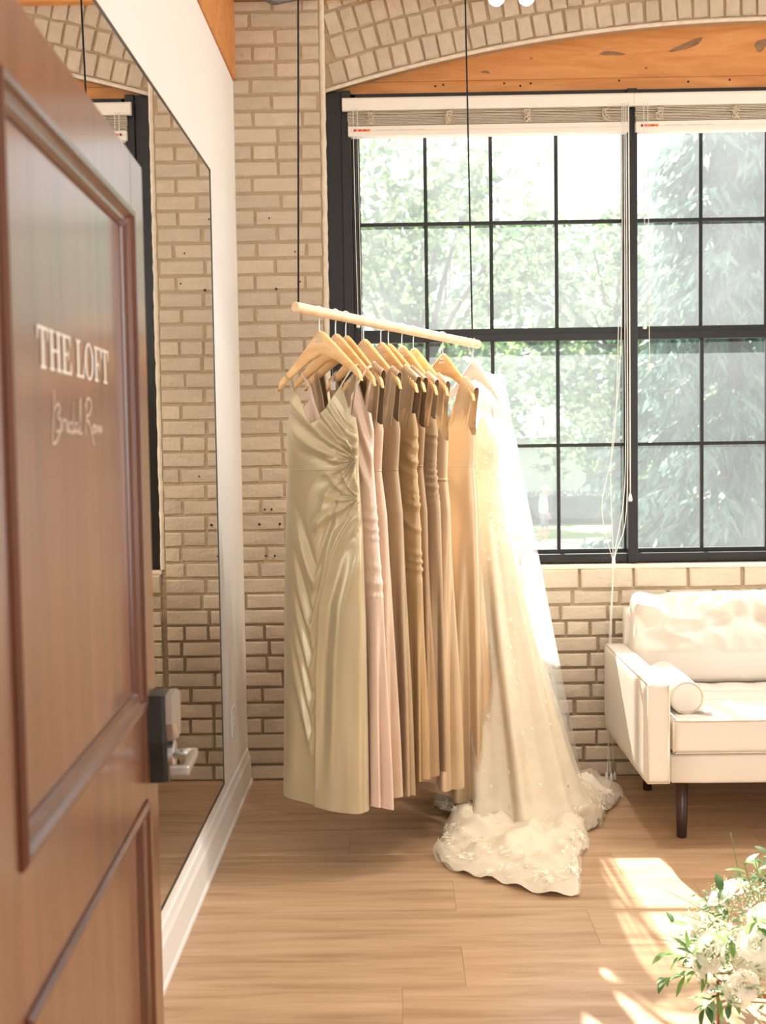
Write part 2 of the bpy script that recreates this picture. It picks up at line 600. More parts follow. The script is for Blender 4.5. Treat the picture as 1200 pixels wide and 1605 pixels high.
struct(boxobj('wall_right', XR, XR + 0.12, YN - 0.12, WY + 0.3, -0.1, CEIL, MT['plaster']), 'white wall closing the sofa side of the room', 'wall')
struct(boxobj('wall_front', WX - 0.3, XR, YN - 0.12, YN, -0.1, CEIL, MT['plaster']), 'white wall behind the viewer', 'wall')
# ---- brick meshes: a few jittered unit bricks scaled to length
def unit_brick(seed, ch=0.035):
    r = random.Random(seed)
    j = lambda s: r.uniform(-s, s)
    cy, cz, cx = ch, 0.085, 0.03
    v = []
    for (x, z) in ((-0.5, -0.5), (0.5, -0.5), (0.5, 0.5), (-0.5, 0.5)):
        v.append((x, 0.5, z))
    mid = []
    for (x, z) in ((-0.5, -0.5), (0.5, -0.5), (0.5, 0.5), (-0.5, 0.5)):
        mid.append((x + j(0.012), -0.5 + 0.12, z + j(0.035)))
    fr = []
    for (x, z) in ((-0.5, -0.5), (0.5, -0.5), (0.5, 0.5), (-0.5, 0.5)):
        fr.append((x * (1 - 2 * cx) + j(0.012), -0.5 + j(0.03), z * (1 - 2 * cz) + j(0.04)))
    c = [(j(0.1), -0.5 - 0.02 + j(0.02), j(0.1))]
    vs = v + mid + fr + c
    fs = []
    for a in range(4):
        b = (a + 1) % 4
        fs += [(a, b, 4 + b, 4 + a), (4 + a, 4 + b, 8 + b, 8 + a), (8 + a, 8 + b, 12)]
    mb = MB()
    mb.add(vs, fs)
    me = bpy.data.meshes.new('brick')
    me.from_pydata(mb.v, [], mb.f)
    bm = bmesh.new(); bm.from_mesh(me)
    bmesh.ops.recalc_face_normals(bm, faces=bm.faces)
    bm.to_mesh(me); bm.free()
    me.materials.append(MT['brick'])
    return me

UB = [unit_brick(100 + k) for k in range(10)]
CH = 0.0698
rb = random.Random(3)

def brick(parent, x0, x1, yf, z0, z1, proud, rot=0.0):
    """A brick spanning x0..x1, z0..z1 whose face stands `proud` before plane yf."""
    d = 0.07
    return inst('brick', rb.choice(UB), parent, ((x0 + x1) / 2, yf - proud + d / 2, (z0 + z1) / 2), (0, rot, 0), (x1 - x0, d, z1 - z0))

def courses(parent, xa, xb, za, zb, yf, seed, low=0.78):
    r = random.Random(seed)
    z, c = za, 0
    while z < zb - 0.01:
        z1 = min(z + CH, zb)
        x = xa - (0.105 if c % 2 else 0.0) - r.uniform(0, 0.02)
        hdr = (c % 6 == 3)
        while x < xb:
            L = 0.105 if hdr and r.random() < 0.8 else 0.208 + r.uniform(-0.012, 0.012)
            if not hdr and r.random() < 0.08:
                L = 0.13
            a, b = max(x, xa), min(x + L, xb)
            gj = 0.0055 if z < low else 0.0045
            if b - a > 0.03:
                pr = (0.010 if z < low else 0.0055) + r.uniform(-0.0015, 0.0015)
                brick(parent, a + gj + r.uniform(0, 0.002), b - gj, yf, z + gj * 0.9, z1 - gj * 0.9 + r.uniform(-0.001, 0.001), pr, r.uniform(-0.004, 0.004))
            x += L
        z, c = z1, c + 1

PXR = -0.285
wall_pier = struct(boxobj('wall_pier', WX - 0.1, PXR, WY + 0.008, WY + 0.30, -0.1, 3.40, MT['mortar']), 'painted brick pier between the white wall and the window', 'wall')
courses(wall_pier, WX - 0.02, PXR - 0.012, 0.0, 3.40, WY + 0.008, 11)
pe = MB()      # rough plaster arris along the pier's window edge
rr_ = random.Random(5)
prof = []
for k in range(90):
    z = 0.95 + k * (3.40 - 0.95) / 89
    a, b = rr_.uniform(-0.002, 0.002), rr_.uniform(-0.002, 0.002)
    prof.append([(PXR - 0.013 + a, WY + 0.006, z), (PXR - 0.006 + a, WY + 0.001 + b * 0.5, z), (PXR + 0.004 + b, WY + 0.002, z), (PXR + 0.007 + b, WY + 0.012, z), (PXR + 0.006, WY + 0.2, z)])
pe.grid(prof)
pe.build('plaster_edge', MT['plaster_edge'], wall_pier, True)
for px_, z_, rr in ((-0.505, 2.17, .006), (-0.53, 2.475, .004), (-0.40, 2.2, .004), (-0.575, 1.21, .005), (-0.545, 1.21, .005), (-0.60, 1.145, .006), (-0.51, 1.145, .006), (-0.575, 1.005, .005), (-0.535, 1.005, .005), (-0.42, 2.33, .004), (-0.46, 1.36, .004)):
    h = MB()
    h.lathe([(rr, 0), (rr * 0.9, 0.002)], n=10)
    o = h.build('drill_hole', MT['hole'], wall_pier, loc=(px_, WY - 0.0010, z_))
    o.rotation_euler = (PI / 2, 0, 0)

# spandrel under the window
BXR = 2.25
wall_back = struct(boxobj('wall_back', PXR, XR, WY + 0.008, WY + 0.30, -0.1, 0.925, MT['mortar']), 'painted brick wall below the black window', 'wall')
courses(wall_back, PXR, BXR, 0.0, 0.838, WY + 0.008, 29)
x = PXR - 0.10
while x < BXR:
    a, b = max(x, PXR), min(x + 0.238, BXR)
    if b - a > 0.03:
        brick(wall_back, a + 0.007, b - 0.007, WY + 0.008, 0.843, 0.928, 0.018, rb.uniform(-0.004, 0.004))
    x += 0.238
sill = boxobj('sill_ledge', PXR, XR, WY - 0.006, WY + 0.10, 0.928, 0.945, MT['plaster_edge'], wall_back, 0.003)

# segmental arch of rowlock rings over the window
ACX, AZ, AR = 1.65, 3.29, 6.96
wall_arch = empty('wall_arch', (0, 0, 0))
struct(wall_arch, 'rowlock brick arch curving over the window timber', 'wall')
YA = WY + 0.03
ab = MB()
NP = 60
poly = []
for k in range(NP + 1):
    t = -0.283 + (0.32 + 0.283) * k / NP
    poly.append((ACX + AR * math.sin(t), AZ - AR + AR * math.cos(t)))
front = [(x, YA, z) for x, z in poly] + [(x, YA, 3.72) for x, z in poly]
back = [(x, YA + 0.10, z) for x, z in poly] + [(x, YA + 0.10, 3.72) for x, z in poly]
n1 = NP + 1
ab.add(front + back, [(k, k + 1, n1 + k + 1, n1 + k) for k in range(NP)] + [(2 * n1 + k, 2 * n1 + k + 1, k + 1, k) for k in range(NP)] + [(2 * n1 + k, 3 * n1 + k, 3 * n1 + k + 1, 2 * n1 + k + 1) for k in range(NP)])
ab.build('mortar_bed', MT['mortar'], wall_arch)
pa = MB()
pa.tube([(x, YA - 0.006, z + 0.001) for x, z in poly], 0.009, 6)
pa.build('plaster_edge', MT['plaster_edge'], wall_arch, True)
ra = random.Random(17)
for ring in range(4):
    R0 = AR + 0.010 + ring * 0.104
    step = 0.0685 / R0
    t = -0.29 + ra.uniform(0, step)
    while t < 0.09:
        tm = t + step / 2
        Rm = R0 + 0.052
        cx, cz = ACX + Rm * math.sin(tm), AZ - AR + Rm * math.cos(tm)
        wdt = 0.0685 - 0.009 + ra.uniform(-0.004, 0.003)
        if cx > PXR + 0.012 + wdt / 2 and cz < 3.70:
            o = inst('brick', ra.choice(UB), wall_arch, (cx, YA - 0.010 + 0.03 + ra.uniform(-0.003, 0.003), cz), (0, tm + ra.uniform(-0.04, 0.04), 0), (wdt, 0.06, 0.094 + ra.uniform(-0.004, 0.004)))
        t += step

# timber infill between arch and window head
YT = WY + 0.085
timber = empty('lintel_timber', (0, 0, 0))
boxobj('board', PXR + 0.05, 3.3, YT - 0.012, YT + 0.08, 3.012, 3.066, MT['timber'], timber, 0.003)
boxobj('board', PXR - 0.0, 3.4, YT, YT + 0.08, 3.069, 3.44, MT['timber'], timber, 0.003)
for nx, nz in ((0.20, 3.045), (0.235, 3.05), (0.50, 3.052), (0.57, 3.04), (0.615, 3.05), (1.0, 3.055), (1.3, 3.045), (1.48, 3.05)):
    h = MB(); h.lathe([(0.005, 0), (0.004, 0.003)], n=8)
    o = h.build('nail_hole', MT['hole'], timber, loc=(nx, YT - 0.0125, nz)); o.rotation_euler = (PI / 2, 0, 0)
MT['knot'] = wood_mat('timber_knot', srgb(110, 80, 58), srgb(140, 104, 74), srgb(160, 118, 80), (6, 6, 20), 0.7)
for nx, nz, ra_, rb_, tl in ((0.97, 3.175, 0.055, 0.009, 0.05), (1.30, 3.205, 0.075, 0.014, -0.35), (1.62, 3.20, 0.035, 0.022, -0.7), (1.12, 3.11, 0.007, 0.005, 0), (0.42, 3.105, 0.02, 0.006, 0.1), (0.62, 3.16, 0.006, 0.005, 0)):
    h = MB()
    kp = []
    for q in range(18):
        t_ = 2 * PI * q / 18
        r_ = 1 + 0.18 * math.sin(3 * t_ + nx * 9)
        kp.append((ra_ * r_ * math.cos(t_) * math.cos(tl) + rb_ * r_ * math.sin(t_) * math.sin(tl), -ra_ * r_ * math.cos(t_) * math.sin(tl) + rb_ * r_ * math.sin(t_) * math.cos(tl)))
    h.prism(kp, -0.0006, 0.002)
    h.build('knot', MT['knot'], timber, loc=(nx, YT, nz))
struct(timber, 'orange timber boards filling the arch above the blinds', 'beam')

# ---- windows
GY = 5.285          # glass plane
def make_window(idx, gx0, gx1, label):
    w = empty('window_%d' % idx, (gx0, GY, 0.95))
    W_ = gx1 - gx0
    ff = MB()
    fr = [(-0.155 if idx == 1 else -0.055, -0.028, 0.0, 2.06), (W_ + 0.028, W_ + 0.028 + (0.0 if idx < 3 else 0.12), 0, 0)]
    # casing at the outer side, frame round the sashes
    f2 = MB()
    f2.box(-0.03, W_ + 0.03, -0.05, 0.05, 0.0, 0.028)
    f2.box(-0.03, W_ + 0.03, -0.05, 0.05, 1.99, 2.06)
    f2.box(-0.034, -0.012, -0.06, 0.05, 0.0, 2.06)
    f2.box(W_ + 0.012, W_ + 0.034, -0.06, 0.05, 0.0, 2.06)
    f2.build('frame', MT['black'], w, bevel=0.002, seg=1)
    if idx == 1:
        boxobj('casing', -0.165, -0.034, -0.075, 0.05, 0.0, 2.07, MT['black'], w, 0.003)
        boxobj('casing_step', -0.075, -0.034, -0.09, 0.02, 0.0, 2.07, MT['black'], w, 0.003)
    if idx == 3:
        boxobj('casing', W_ + 0.034, W_ + 0.165, -0.075, 0.05, 0.0, 2.07, MT['black'], w, 0.003)
    boxobj('sill_rail', -0.03, W_ + 0.03, -0.07, -0.03, 0.0, 0.04, MT['black'], w, 0.004)
    for nm, z0, z1, dy in (('lower_sash', 1.008 - 0.95, 1.936 - 0.95, -0.012), ('upper_sash', 1.994 - 0.95, 2.925 - 0.95, 0.012)):
        s = MB()
        s.box(-0.014, 0.0, dy - 0.02, dy + 0.02, z0 - 0.03, z1 + 0.03)
        s.box(W_, W_ + 0.014, dy - 0.02, dy + 0.02, z0 - 0.03, z1 + 0.03)
        s.box(0, W_, dy - 0.02, dy + 0.02, z0 - 0.03, z0)
        s.box(0, W_, dy - 0.02, dy + 0.02, z1, z1 + 0.03)
        so = s.build(nm, MT['black'], w, bevel=0.002, seg=1)
        cw = W_ / 4
        zm = (z0 + z1) / 2
        for k in (1, 2, 3):
            boxobj('muntin', cw * k - 0.0075, cw * k + 0.0075, dy - 0.014, dy + 0.014, z0, z1, MT['black'], so, 0.003, 1)
        boxobj('muntin', 0, W_, dy - 0.015, dy + 0.015, zm - 0.0075, zm + 0.0075, MT['black'], so, 0.003, 1)
        for k in range(4):
            for (za, zb) in ((z0, zm - 0.0075), (zm + 0.0075, z1)):
                xa = cw * k + (0.0075 if k else 0)
                xb = cw * (k + 1) - (0.0075 if k < 3 else 0)
                p = MB()
                p.add([(xa, dy, za), (xb, dy, za), (xb, dy, zb), (xa, dy, zb)], [(0, 1, 2, 3)])
                p.build('pane', MT['glass'] if nm == 'upper_sash' else MT['clear_glass'], so, fix=False)
    sc_ = MB()
    sc_.add([(0, 0.044, 0.03), (W_, 0.044, 0.03), (W_, 0.044, 0.925), (0, 0.044, 0.925)], [(0, 1, 2, 3)])
    sc_.build('insect_screen', MT['screen'], w, fix=False)
    struct(w, label, 'window')
    return w

make_window(1, -0.137, 1.018, 'black double hung window behind the hanging gowns')
make_window(2, 1.078, 2.233, 'black double hung window behind the sofa')
make_window(3, 2.293, 3.448, 'black double hung window beyond the sofa')
for k, xm in enumerate((1.048, 2.263)):
    t = struct(boxobj('trim_%d' % (k + 1), xm - 0.022, xm + 0.022, GY - 0.085, GY + 0.05, 0.95, 3.01, MT['black'], None, 0.003), 'black mullion post between %s' % ('the gown window and the sofa window' if k == 0 else 'the sofa window and the one beyond'), 'mullion')
struct(boxobj('wall_beyond', 3.62, XR, WY + 0.03, WY + 0.3, 0.925, 3.72, MT['mortar']), 'painted wall past the last window', 'wall')
struct(boxobj('trim_4', PXR, 3.62, GY - 0.06, GY + 0.05, 2.985, 3.012, MT['black'], None, 0.002), 'black head strip under the timber boards', 'trim')

# ------------------------------------------------------------------ open wooden door with lettering
dd = Vector((-0.042, 0.999, 0)).normalized()
FE = Vector((-0.475, 2.279, 0.0))              # free edge at the floor
door = empty('door_1', FE)
door.rotation_euler = (0, 0, math.atan2(-dd.y, -dd.x))   # local +x runs from the free edge back to the hinges
# local y: +y must face the room (+X world); local frame: x=-dd, z up, y = z cross x
DW, DH, DT = 1.12, 2.03, 0.045
SGN = 1.0 if Vector((0, 0, 1)).cross(-dd).x > 0 else -1.0
def dy(v):
    return SGN * v
def dbox(name, x0, x1, a, b, z0, z1, mat, parent, bevel=0.0, seg=2):
    y0_, y1_ = sorted((dy(a), dy(b)))
    return boxobj(name, x0, x1, y0_, y1_, z0, z1, mat, parent, bevel, seg)
P0, P1 = 0.128, 0.965
dbox('stile', 0, P0, -DT, 0, 0.012, DH, MT['door'], door, 0.003)
dbox('stile', P1, DW, -DT, 0, 0.012, DH, MT['door'], door, 0.003)
dbox('top_rail', P0, P1, -DT, 0, 1.925, DH, MT['door'], door, 0.002)
dbox('lock_rail', P0, P1, -DT, 0, 0.842, 1.014, MT['door'], door, 0.002)
dbox('bottom_rail', P0, P1, -DT, 0, 0.012, 0.24, MT['door'], door, 0.002)
for z0, z1 in ((1.014, 1.925), (0.24, 0.842)):
    pn = dbox('panel', P0 - 0.005, P1 + 0.005, -0.032, -0.014, z0 - 0.005, z1 + 0.005, MT['door'], door)
    ml = MB()
    # moulding profile: rounded bead sitting round the panel, mitred
    prof = [(0.0, -0.016), (0.0, 0.004), (0.006, 0.009), (0.014, 0.008), (0.019, 0.001), (0.024, -0.003), (0.030, -0.004), (0.036, -0.010), (0.038, -0.016)]
    ring = []
    for (ox, oy) in prof:
        ring.append([(P0 + ox, dy(oy), z0 + ox), (P1 - ox, dy(oy), z0 + ox), (P1 - ox, dy(oy), z1 - ox), (P0 + ox, dy(oy), z1 - ox)])
    ml.grid(ring, True)
    ml.build('moulding', MT['door_dark'], pn, False)

# serif capitals as outlines in a unit em box (cap height 1)
def rect(x0, x1, y0, y1):
    return [(x0, y0), (x1, y0), (x1, y1), (x0, y1)]
def glyph(ch):
    S = 0.20
    sf = 0.07
    if ch == 'T':
        return 0.86, [rect(0.33, 0.53, 0, 1), rect(0.2, 0.66, 0, sf), rect(0.0, 0.86, 1 - sf, 1), [(0, 1), (0, 0.66), (0.04, 0.66), (0.12, 0.9), (0.2, 1)], [(0.86, 1), (0.66, 1), (0.74, 0.9), (0.82, 0.66), (0.86, 0.66)]]
    if ch == 'H':
        return 1.02, [rect(0.12, 0.32, 0, 1), rect(0.70, 0.90, 0, 1), rect(0.3, 0.72, 0.47, 0.54), rect(0, 0.44, 0, sf), rect(0, 0.44, 1 - sf, 1), rect(0.58, 1.02, 0, sf), rect(0.58, 1.02, 1 - sf, 1)]
    if ch == 'E':
        return 0.84, [rect(0.12, 0.32, 0, 1), rect(0, 0.8, 0, sf), rect(0, 0.76, 1 - sf, 1), rect(0.3, 0.56, 0.48, 0.54), rect(0.54, 0.6, 0.36, 0.66), [(0.84, 0.0), (0.84, 0.34), (0.8, 0.34), (0.7, 0.1), (0.6, 0.0)], [(0.78, 1), (0.58, 1), (0.68, 0.9), (0.74, 0.7), (0.78, 0.7)]]
    if ch == 'F':
        return 0.78, [rect(0.12, 0.32, 0, 1), rect(0, 0.46, 0, sf), rect(0, 0.76, 1 - sf, 1), rect(0.3, 0.54, 0.46, 0.52), rect(0.52, 0.58, 0.34, 0.64), [(0.78, 1), (0.56, 1), (0.68, 0.9), (0.74, 0.7), (0.78, 0.7)]]
    if ch == 'L':
        return 0.80, [rect(0.12, 0.32, 0, 1), rect(0, 0.78, 0, sf), rect(0, 0.46, 1 - sf, 1), [(0.8, 0.0), (0.8, 0.38), (0.76, 0.38), (0.66, 0.1), (0.56, 0.0)]]
    if ch == 'O':
        return 0.98, 'O'
    return 0.34, []

lb = MB()
pen = 0.0
total = sum(glyph(c)[0] + 0.07 for c in 'THE LOFT') - 0.07
tx0, tx1, tz0, th = 0.765, 0.310, 1.602, 0.055
k = (tx0 - tx1) / total
for chx in 'THE LOFT':
    wd, polys = glyph(chx)
    tr = lambda x, yv: (tx0 - (pen + x) * k, dy(-0.0128), tz0 + yv * th)
    if polys == 'O':
        N = 28
        vs = [tr(0.49 + 0.49 * math.cos(2 * PI * i / N), 0.5 + 0.52 * math.sin(2 * PI * i / N)) for i in range(N)]
        vs += [tr(0.49 + 0.29 * math.cos(2 * PI * i / N), 0.5 + 0.45 * math.sin(2 * PI * i / N)) for i in range(N)]
        lb.add(vs, [(i, (i + 1) % N, N + (i + 1) % N, N + i) for i in range(N)])
    else:
        for q, pl in enumerate(polys):
            lb.add([(a, b + dy(0.00006) * q, c) for a, b, c in (tr(*p) for p in pl)], [tuple(range(len(pl)))])
    pen += wd + 0.07
tag(lb.build('lettering', MT['white_vinyl'], door, fix=False), 'white serif lettering THE LOFT')
# thin script line reading Bridal Room
sx0, sx1, sz0, sh = 0.700, 0.375, 1.520, 0.062
strokes = [
    [(0.05, 0.92), (0.04, 0.5), (0.00, -0.18), (0.06, -0.22), (0.13, 0.02), (0.155, 0.3)],            # B stem and tail
    [(0.03, 0.42), (0.10, 0.62), (0.14, 0.5), (0.10, 0.35), (0.16, 0.22), (0.14, 0.02), (0.07, 0.02)],  # B bowls
    [(0.19, 0.0), (0.20, 0.26), (0.235, 0.26), (0.25, 0.16), (0.25, 0.0), (0.28, 0.26), (0.28, 0.02), (0.31, 0.05)],   # r i
    [(0.36, 0.22), (0.32, 0.2), (0.32, 0.02), (0.37, 0.06), (0.385, 0.7), (0.38, 0.02), (0.41, 0.06)],  # d
    [(0.46, 0.22), (0.42, 0.2), (0.42, 0.02), (0.46, 0.06), (0.465, 0.22), (0.47, 0.0), (0.50, 0.08), (0.54, 0.75), (0.52, 0.7), (0.51, 0.02), (0.55, 0.0)],  # a l
    [(0.66, 0.85), (0.65, 0.4), (0.62, -0.05)],                                                        # R stem
    [(0.62, 0.62), (0.70, 0.86), (0.77, 0.72), (0.72, 0.48), (0.64, 0.36), (0.72, 0.2), (0.80, -0.3)],  # R bowl and long leg
    [(0.80, 0.18), (0.77, 0.1), (0.79, 0.0), (0.82, 0.1), (0.80, 0.2), (0.86, 0.16), (0.84, 0.02), (0.87, 0.06), (0.875, 0.18), (0.855, 0.12)],  # o o
    [(0.90, 0.02), (0.91, 0.2), (0.93, 0.02), (0.945, 0.2), (0.965, 0.02), (0.98, 0.18), (1.0, 0.02)],  # m
]
sb = MB()
for st in strokes:
    pts = catmull([(sx0 + (sx1 - sx0) * a, 0, sz0 + b * sh) for a, b in st], 7)
    w_ = 0.0018
    P = []
    for i, p in enumerate(pts):
        d = (pts[min(i + 1, len(pts) - 1)] - pts[max(i - 1, 0)])
        nrm = Vector((-d.z, 0, d.x))
        nrm = nrm.normalized() * w_ if nrm.length > 1e-9 else Vector((0, 0, w_))
        P.append([(p.x - nrm.x, dy(-0.0128), p.z - nrm.z), (p.x + nrm.x, dy(-0.0128), p.z + nrm.z)])
    sb.grid(P)
tag(sb.build('script_lettering', MT['grey_vinyl'], door, fix=False), 'thin script lettering Bridal Room')

# lock set: tapered housing with bevelled nickel face and lever
lk = MB()
hp = [(0.028, 1.030), (0.098, 1.030), (0.098, 0.94), (0.090, 0.905), (0.084, 0.86), (0.040, 0.86), (0.034, 0.905), (0.028, 0.94)]
nn = len(hp)
lay = [(1.0, 0.0), (1.0, 0.026), (0.9, 0.034)]
vs = []
cxm, czm = 0.063, 0.945
for s_, yy in lay:
    vs += [(cxm + (x - cxm) * s_, dy(yy), czm + (z - czm) * (0.985 if s_ < 1 else 1)) for x, z in hp]
lk.add(vs, [(i * nn + q, i * nn + (q + 1) % nn, (i + 1) * nn + (q + 1) % nn, (i + 1) * nn + q) for i in range(2) for q in range(nn)] + [tuple(2 * nn + q for q in range(nn))])
lock = lk.build('lock_housing', MT['dark_metal'], door)
fp = MB()
vs = []
for s_, yy in ((0.98, 0.0335), (0.98, 0.045), (0.80, 0.053)):
    vs += [(cxm + (x - cxm) * s_, dy(yy), 0.99 + (z - 0.99) * (s_ if s_ > .9 else .88)) for x, z in [(0.028, 1.030), (0.098, 1.030), (0.098, 0.975), (0.086, 0.94), (0.040, 0.94), (0.028, 0.975)]]
fp.add(vs, [(i * 6 + q, i * 6 + (q + 1) % 6, (i + 1) * 6 + (q + 1) % 6, (i + 1) * 6 + q) for i in range(2) for q in range(6)] + [tuple(12 + q for q in range(6))])
fp.build('lock_cover', MT['nickel'], lock)
rz = MB()
rz.tube([(0.062, dy(0.03), 0.910), (0.062, dy(0.045), 0.910)], 0.026, 20)
rz.build('rosette', MT['nickel'], door, bevel=0.002, seg=1)
lv = MB()
lv.tube([(0.062, dy(0.04), 0.910), (0.062, dy(0.082), 0.910)], 0.010, 12)
lo_ = lv.build('lever_spindle', MT['nickel'], door, True)
l2 = MB()
y0_, y1_ = sorted((dy(0.074), dy(0.087)))
l2.box(0.052, 0.185, y0_, y1_, 0.901, 0.919)
l2.box(0.172, 0.185, *sorted((dy(0.050), dy(0.08))), 0.901, 0.919)
l2.build('lever', MT['nickel'], door, bevel=0.003)
for hz in (0.25, 1.02, 1.8):
    hg = MB()
    hg.tube([(DW + 0.006, dy(0.004), hz - 0.045), (DW + 0.006, dy(0.004), hz + 0.045)], 0.007, 10)
    hg.build('hinge', MT['nickel'], door)
struct(door, 'open brown wooden panel door lettered THE LOFT', 'door')
HP = FE - dd * (DW + 0.03)
struct(boxobj('trim_5', HP.x - 0.10, HP.x + 0.02, HP.y - 0.03, HP.y + 0.012, 0, 2.1, MT['trim'], None, 0.003), 'white jamb the wooden door hangs on', 'jamb')

# ------------------------------------------------------------------ mirror
mir = empty('wall_mirror', (WX, 4.365, 0.22))
mb_ = MB()
mb_.box(0.001, 0.012, -2.55, 0, 0, 2.283)
mb_.build('backing', MT['mirror_edge'], mir)
g = MB()
g.add([(0.0135, -2.545, 0.004), (0.0135, -0.004, 0.004), (0.0135, -0.004, 2.279), (0.0135, -2.545, 2.279)], [(0, 1, 2, 3)])
g.build('mirror_glass', MT['mirror'], mir, fix=False)
ed = MB()
ed.box(0.001, 0.016, -2.55, 0, 0, 0.006)
ed.box(0.001, 0.016, -2.55, 0, 2.277, 2.283)
ed.box(0.001, 0.016, -0.006, 0, 0.006, 2.277)
ed.box(0.001, 0.016, -2.55, -2.544, 0.006, 2.277)
ed.build('edge_frame', MT['mirror_edge'], mir)
tag(mir, 'large frameless wall mirror with thin dark edge on the white wall', 'mirror')

# ------------------------------------------------------------------ blinds
def make_blind(x0, x1, vx0, vx1, label, cord_side):
    b = empty('window_blind', (x0, WY + 0.02, 2.82))
    Lx = x1 - x0
    vl = MB()
    prof = [(-0.030, 0.105), (-0.034, 0.112), (-0.034, 0.150), (-0.028, 0.158), (-0.02, 0.160), (-0.008, 0.160), (-0.008, 0.105)]
    pts = [(y_, z_) for y_, z_ in prof]
    n = len(pts)
    vs = [(vx0 - x0, y_, z_) for y_, z_ in pts] + [(vx1 - x0, y_, z_) for y_, z_ in pts]
    vl.add(vs, [tuple(range(n)), tuple(range(2 * n - 1, n - 1, -1))] + [(q, q + n, (q + 1) % n + n, (q + 1) % n) for q in range(n)])
    vl.build('valance', MT['blind'], b)
    boxobj('headrail', 0.0, Lx, -0.006, 0.05, 0.108, 0.150, MT['blind'], b)
    for q in range(9):
        z = 0.046 + q * 0.0066
        s = MB()
        jx = random.uniform(-0.002, 0.002)
        s.box(jx, Lx + jx, -0.012 + random.uniform(-0.003, 0.003), 0.038, z, z + 0.0032)
        s.build('slat', MT['blind_shade'], b)
    boxobj('bottom_rail', 0.0, Lx, -0.016, 0.040, 0.0, 0.042, MT['blind'], b, 0.003)
    seam = boxobj('rail_seam', 0.004, Lx - 0.004, -0.0166, -0.015, 0.0195, 0.0207, MT['print_grey'], b)
    st = boxobj('sticker', 0.022, 0.096, -0.0170, -0.0155, 0.018, 0.028, MT['orange_sticker'], b)
    boxobj('sticker_mark', 0.022, 0.030, -0.0174, -0.0155, 0.018, 0.028, MT['red_sticker'], st)
    for q in range(5):
        boxobj('sticker_letter', 0.036 + q * 0.011, 0.044 + q * 0.011, -0.0173, -0.0155, 0.0205, 0.0255, MT['red_sticker'] if q % 2 else MT['orange_sticker'], st)
    boxobj('printed_line', 0.125, 0.205, -0.0170, -0.0155, 0.0225, 0.0245, MT['print_grey'], b)
    boxobj('printed_line', 0.215, 0.33, -0.0170, -0.0155, 0.0225, 0.0245, MT['print_grey'], b)
    # bunched ladder cords at intervals
    rl = random.Random(int(x0 * 100) + 5)
    for q in range(4):
        cx = 0.10 + q * (Lx - 0.20) / 3.0
        t = MB()
        for e in range(13):
            pts = [(cx + rl.uniform(-0.017, 0.017), -0.016 - rl.uniform(0, 0.008), 0.046 + i * 0.0135 + rl.uniform(-.004, .004)) for i in range(5)]
            t.tube(catmull(pts, 3), 0.0011, 5)
        t.build('ladder_cord', MT['piping'], b)
    return tag(b, label, 'blind')

bl1 = make_blind(-0.182, 1.028, -0.205, 1.046, 'raised white slat blind over the gown window', 1)
bl2 = make_blind(1.058, 2.243, 1.047, 2.26, 'raised white slat blind over the sofa window', 1)

def tassel(mb_list, parent, p, mat=None):
    t = MB()
    t.lathe([(0.002, 0.02), (0.005, 0.014), (0.008, 0.0), (0.009, -0.012), (0.0055, -0.016)], p, 10)
    return t.build('tassel', mat or MT['white_wood'], parent, True)

def cordset(name, label, paths, tas, r=0.0016):
    root = empty(name, paths[0][0])
    o0 = Vector(paths[0][0])
    for pth in paths:
        t = MB()
        t.tube([Vector(p) - o0 for p in catmull(pth, 6)], r, 6)
        t.build('cord', MT['white_cord'], root, True)
    for p in tas:
        tassel(None, root, tuple(Vector(p) - o0))
    return tag(root, label, 'cord')

YC = WY - 0.03
cordset('blind_cord', 'pair of thin white lift cords hanging at the window edge beside the pier',
        [[(-0.158, YC, 2.93), (-0.156, YC, 2.5), (-0.150, YC, 2.02)], [(-0.140, YC, 2.93), (-0.138, YC, 2.5), (-0.134, YC, 1.70)]], [(-0.150, YC, 2.01), (-0.134, YC, 1.69)])
cordset('blind_cord', 'long white pull cords knotted at the sill and trailing to the floor by the sofa',
        [[(1.000, YC, 2.93), (1.002, YC, 2.0), (1.0, YC, 1.3), (0.948, YC - 0.012, 0.955), (0.93, YC - 0.015, 0.5), (0.915, YC - 0.04, 0.10), (0.905, YC - 0.06, 0.035)],
         [(1.008, YC, 2.93), (1.012, YC, 2.0), (1.008, YC, 1.2), (0.950, YC - 0.012, 0.955), (0.925, YC - 0.015, 0.5), (0.935, YC - 0.03, 0.2), (0.94, YC - 0.05, 0.035)],
         [(0.992, YC, 2.93), (0.985, YC, 1.9), (0.94, YC, 1.4), (0.946, YC - 0.012, 0.955), (0.934, YC - 0.015, 0.6), (0.92, YC - 0.03, 0.2), (0.925, YC - 0.06, 0.03)],
         [(0.975, YC, 2.0), (0.955, YC, 1.5), (0.90, YC, 1.2), (0.947, YC - 0.012, 0.96)]],
        [(0.905, YC - 0.062, 0.024), (0.925, YC - 0.065, 0.02), (0.942, YC - 0.052, 0.022), (0.948, YC - 0.012, 0.965)])
cordset('blind_cord', 'short white lift cords with two tassels in front of the sofa window',
        [[(1.085, YC, 2.93), (1.087, YC, 2.5), (1.088, YC, 2.0)], [(1.102, YC, 2.93), (1.105, YC, 2.4), (1.108, YC, 1.82)]], [(1.088, YC, 1.985), (1.108, YC, 1.805)])
cordset('blind_cord', 'white tilt wand cord at the middle post between the windows',
        [[(1.020, YC, 2.93), (1.022, YC, 2.3), (1.024, YC, 1.25)]], [(1.024, YC, 1.24)], 0.0026)

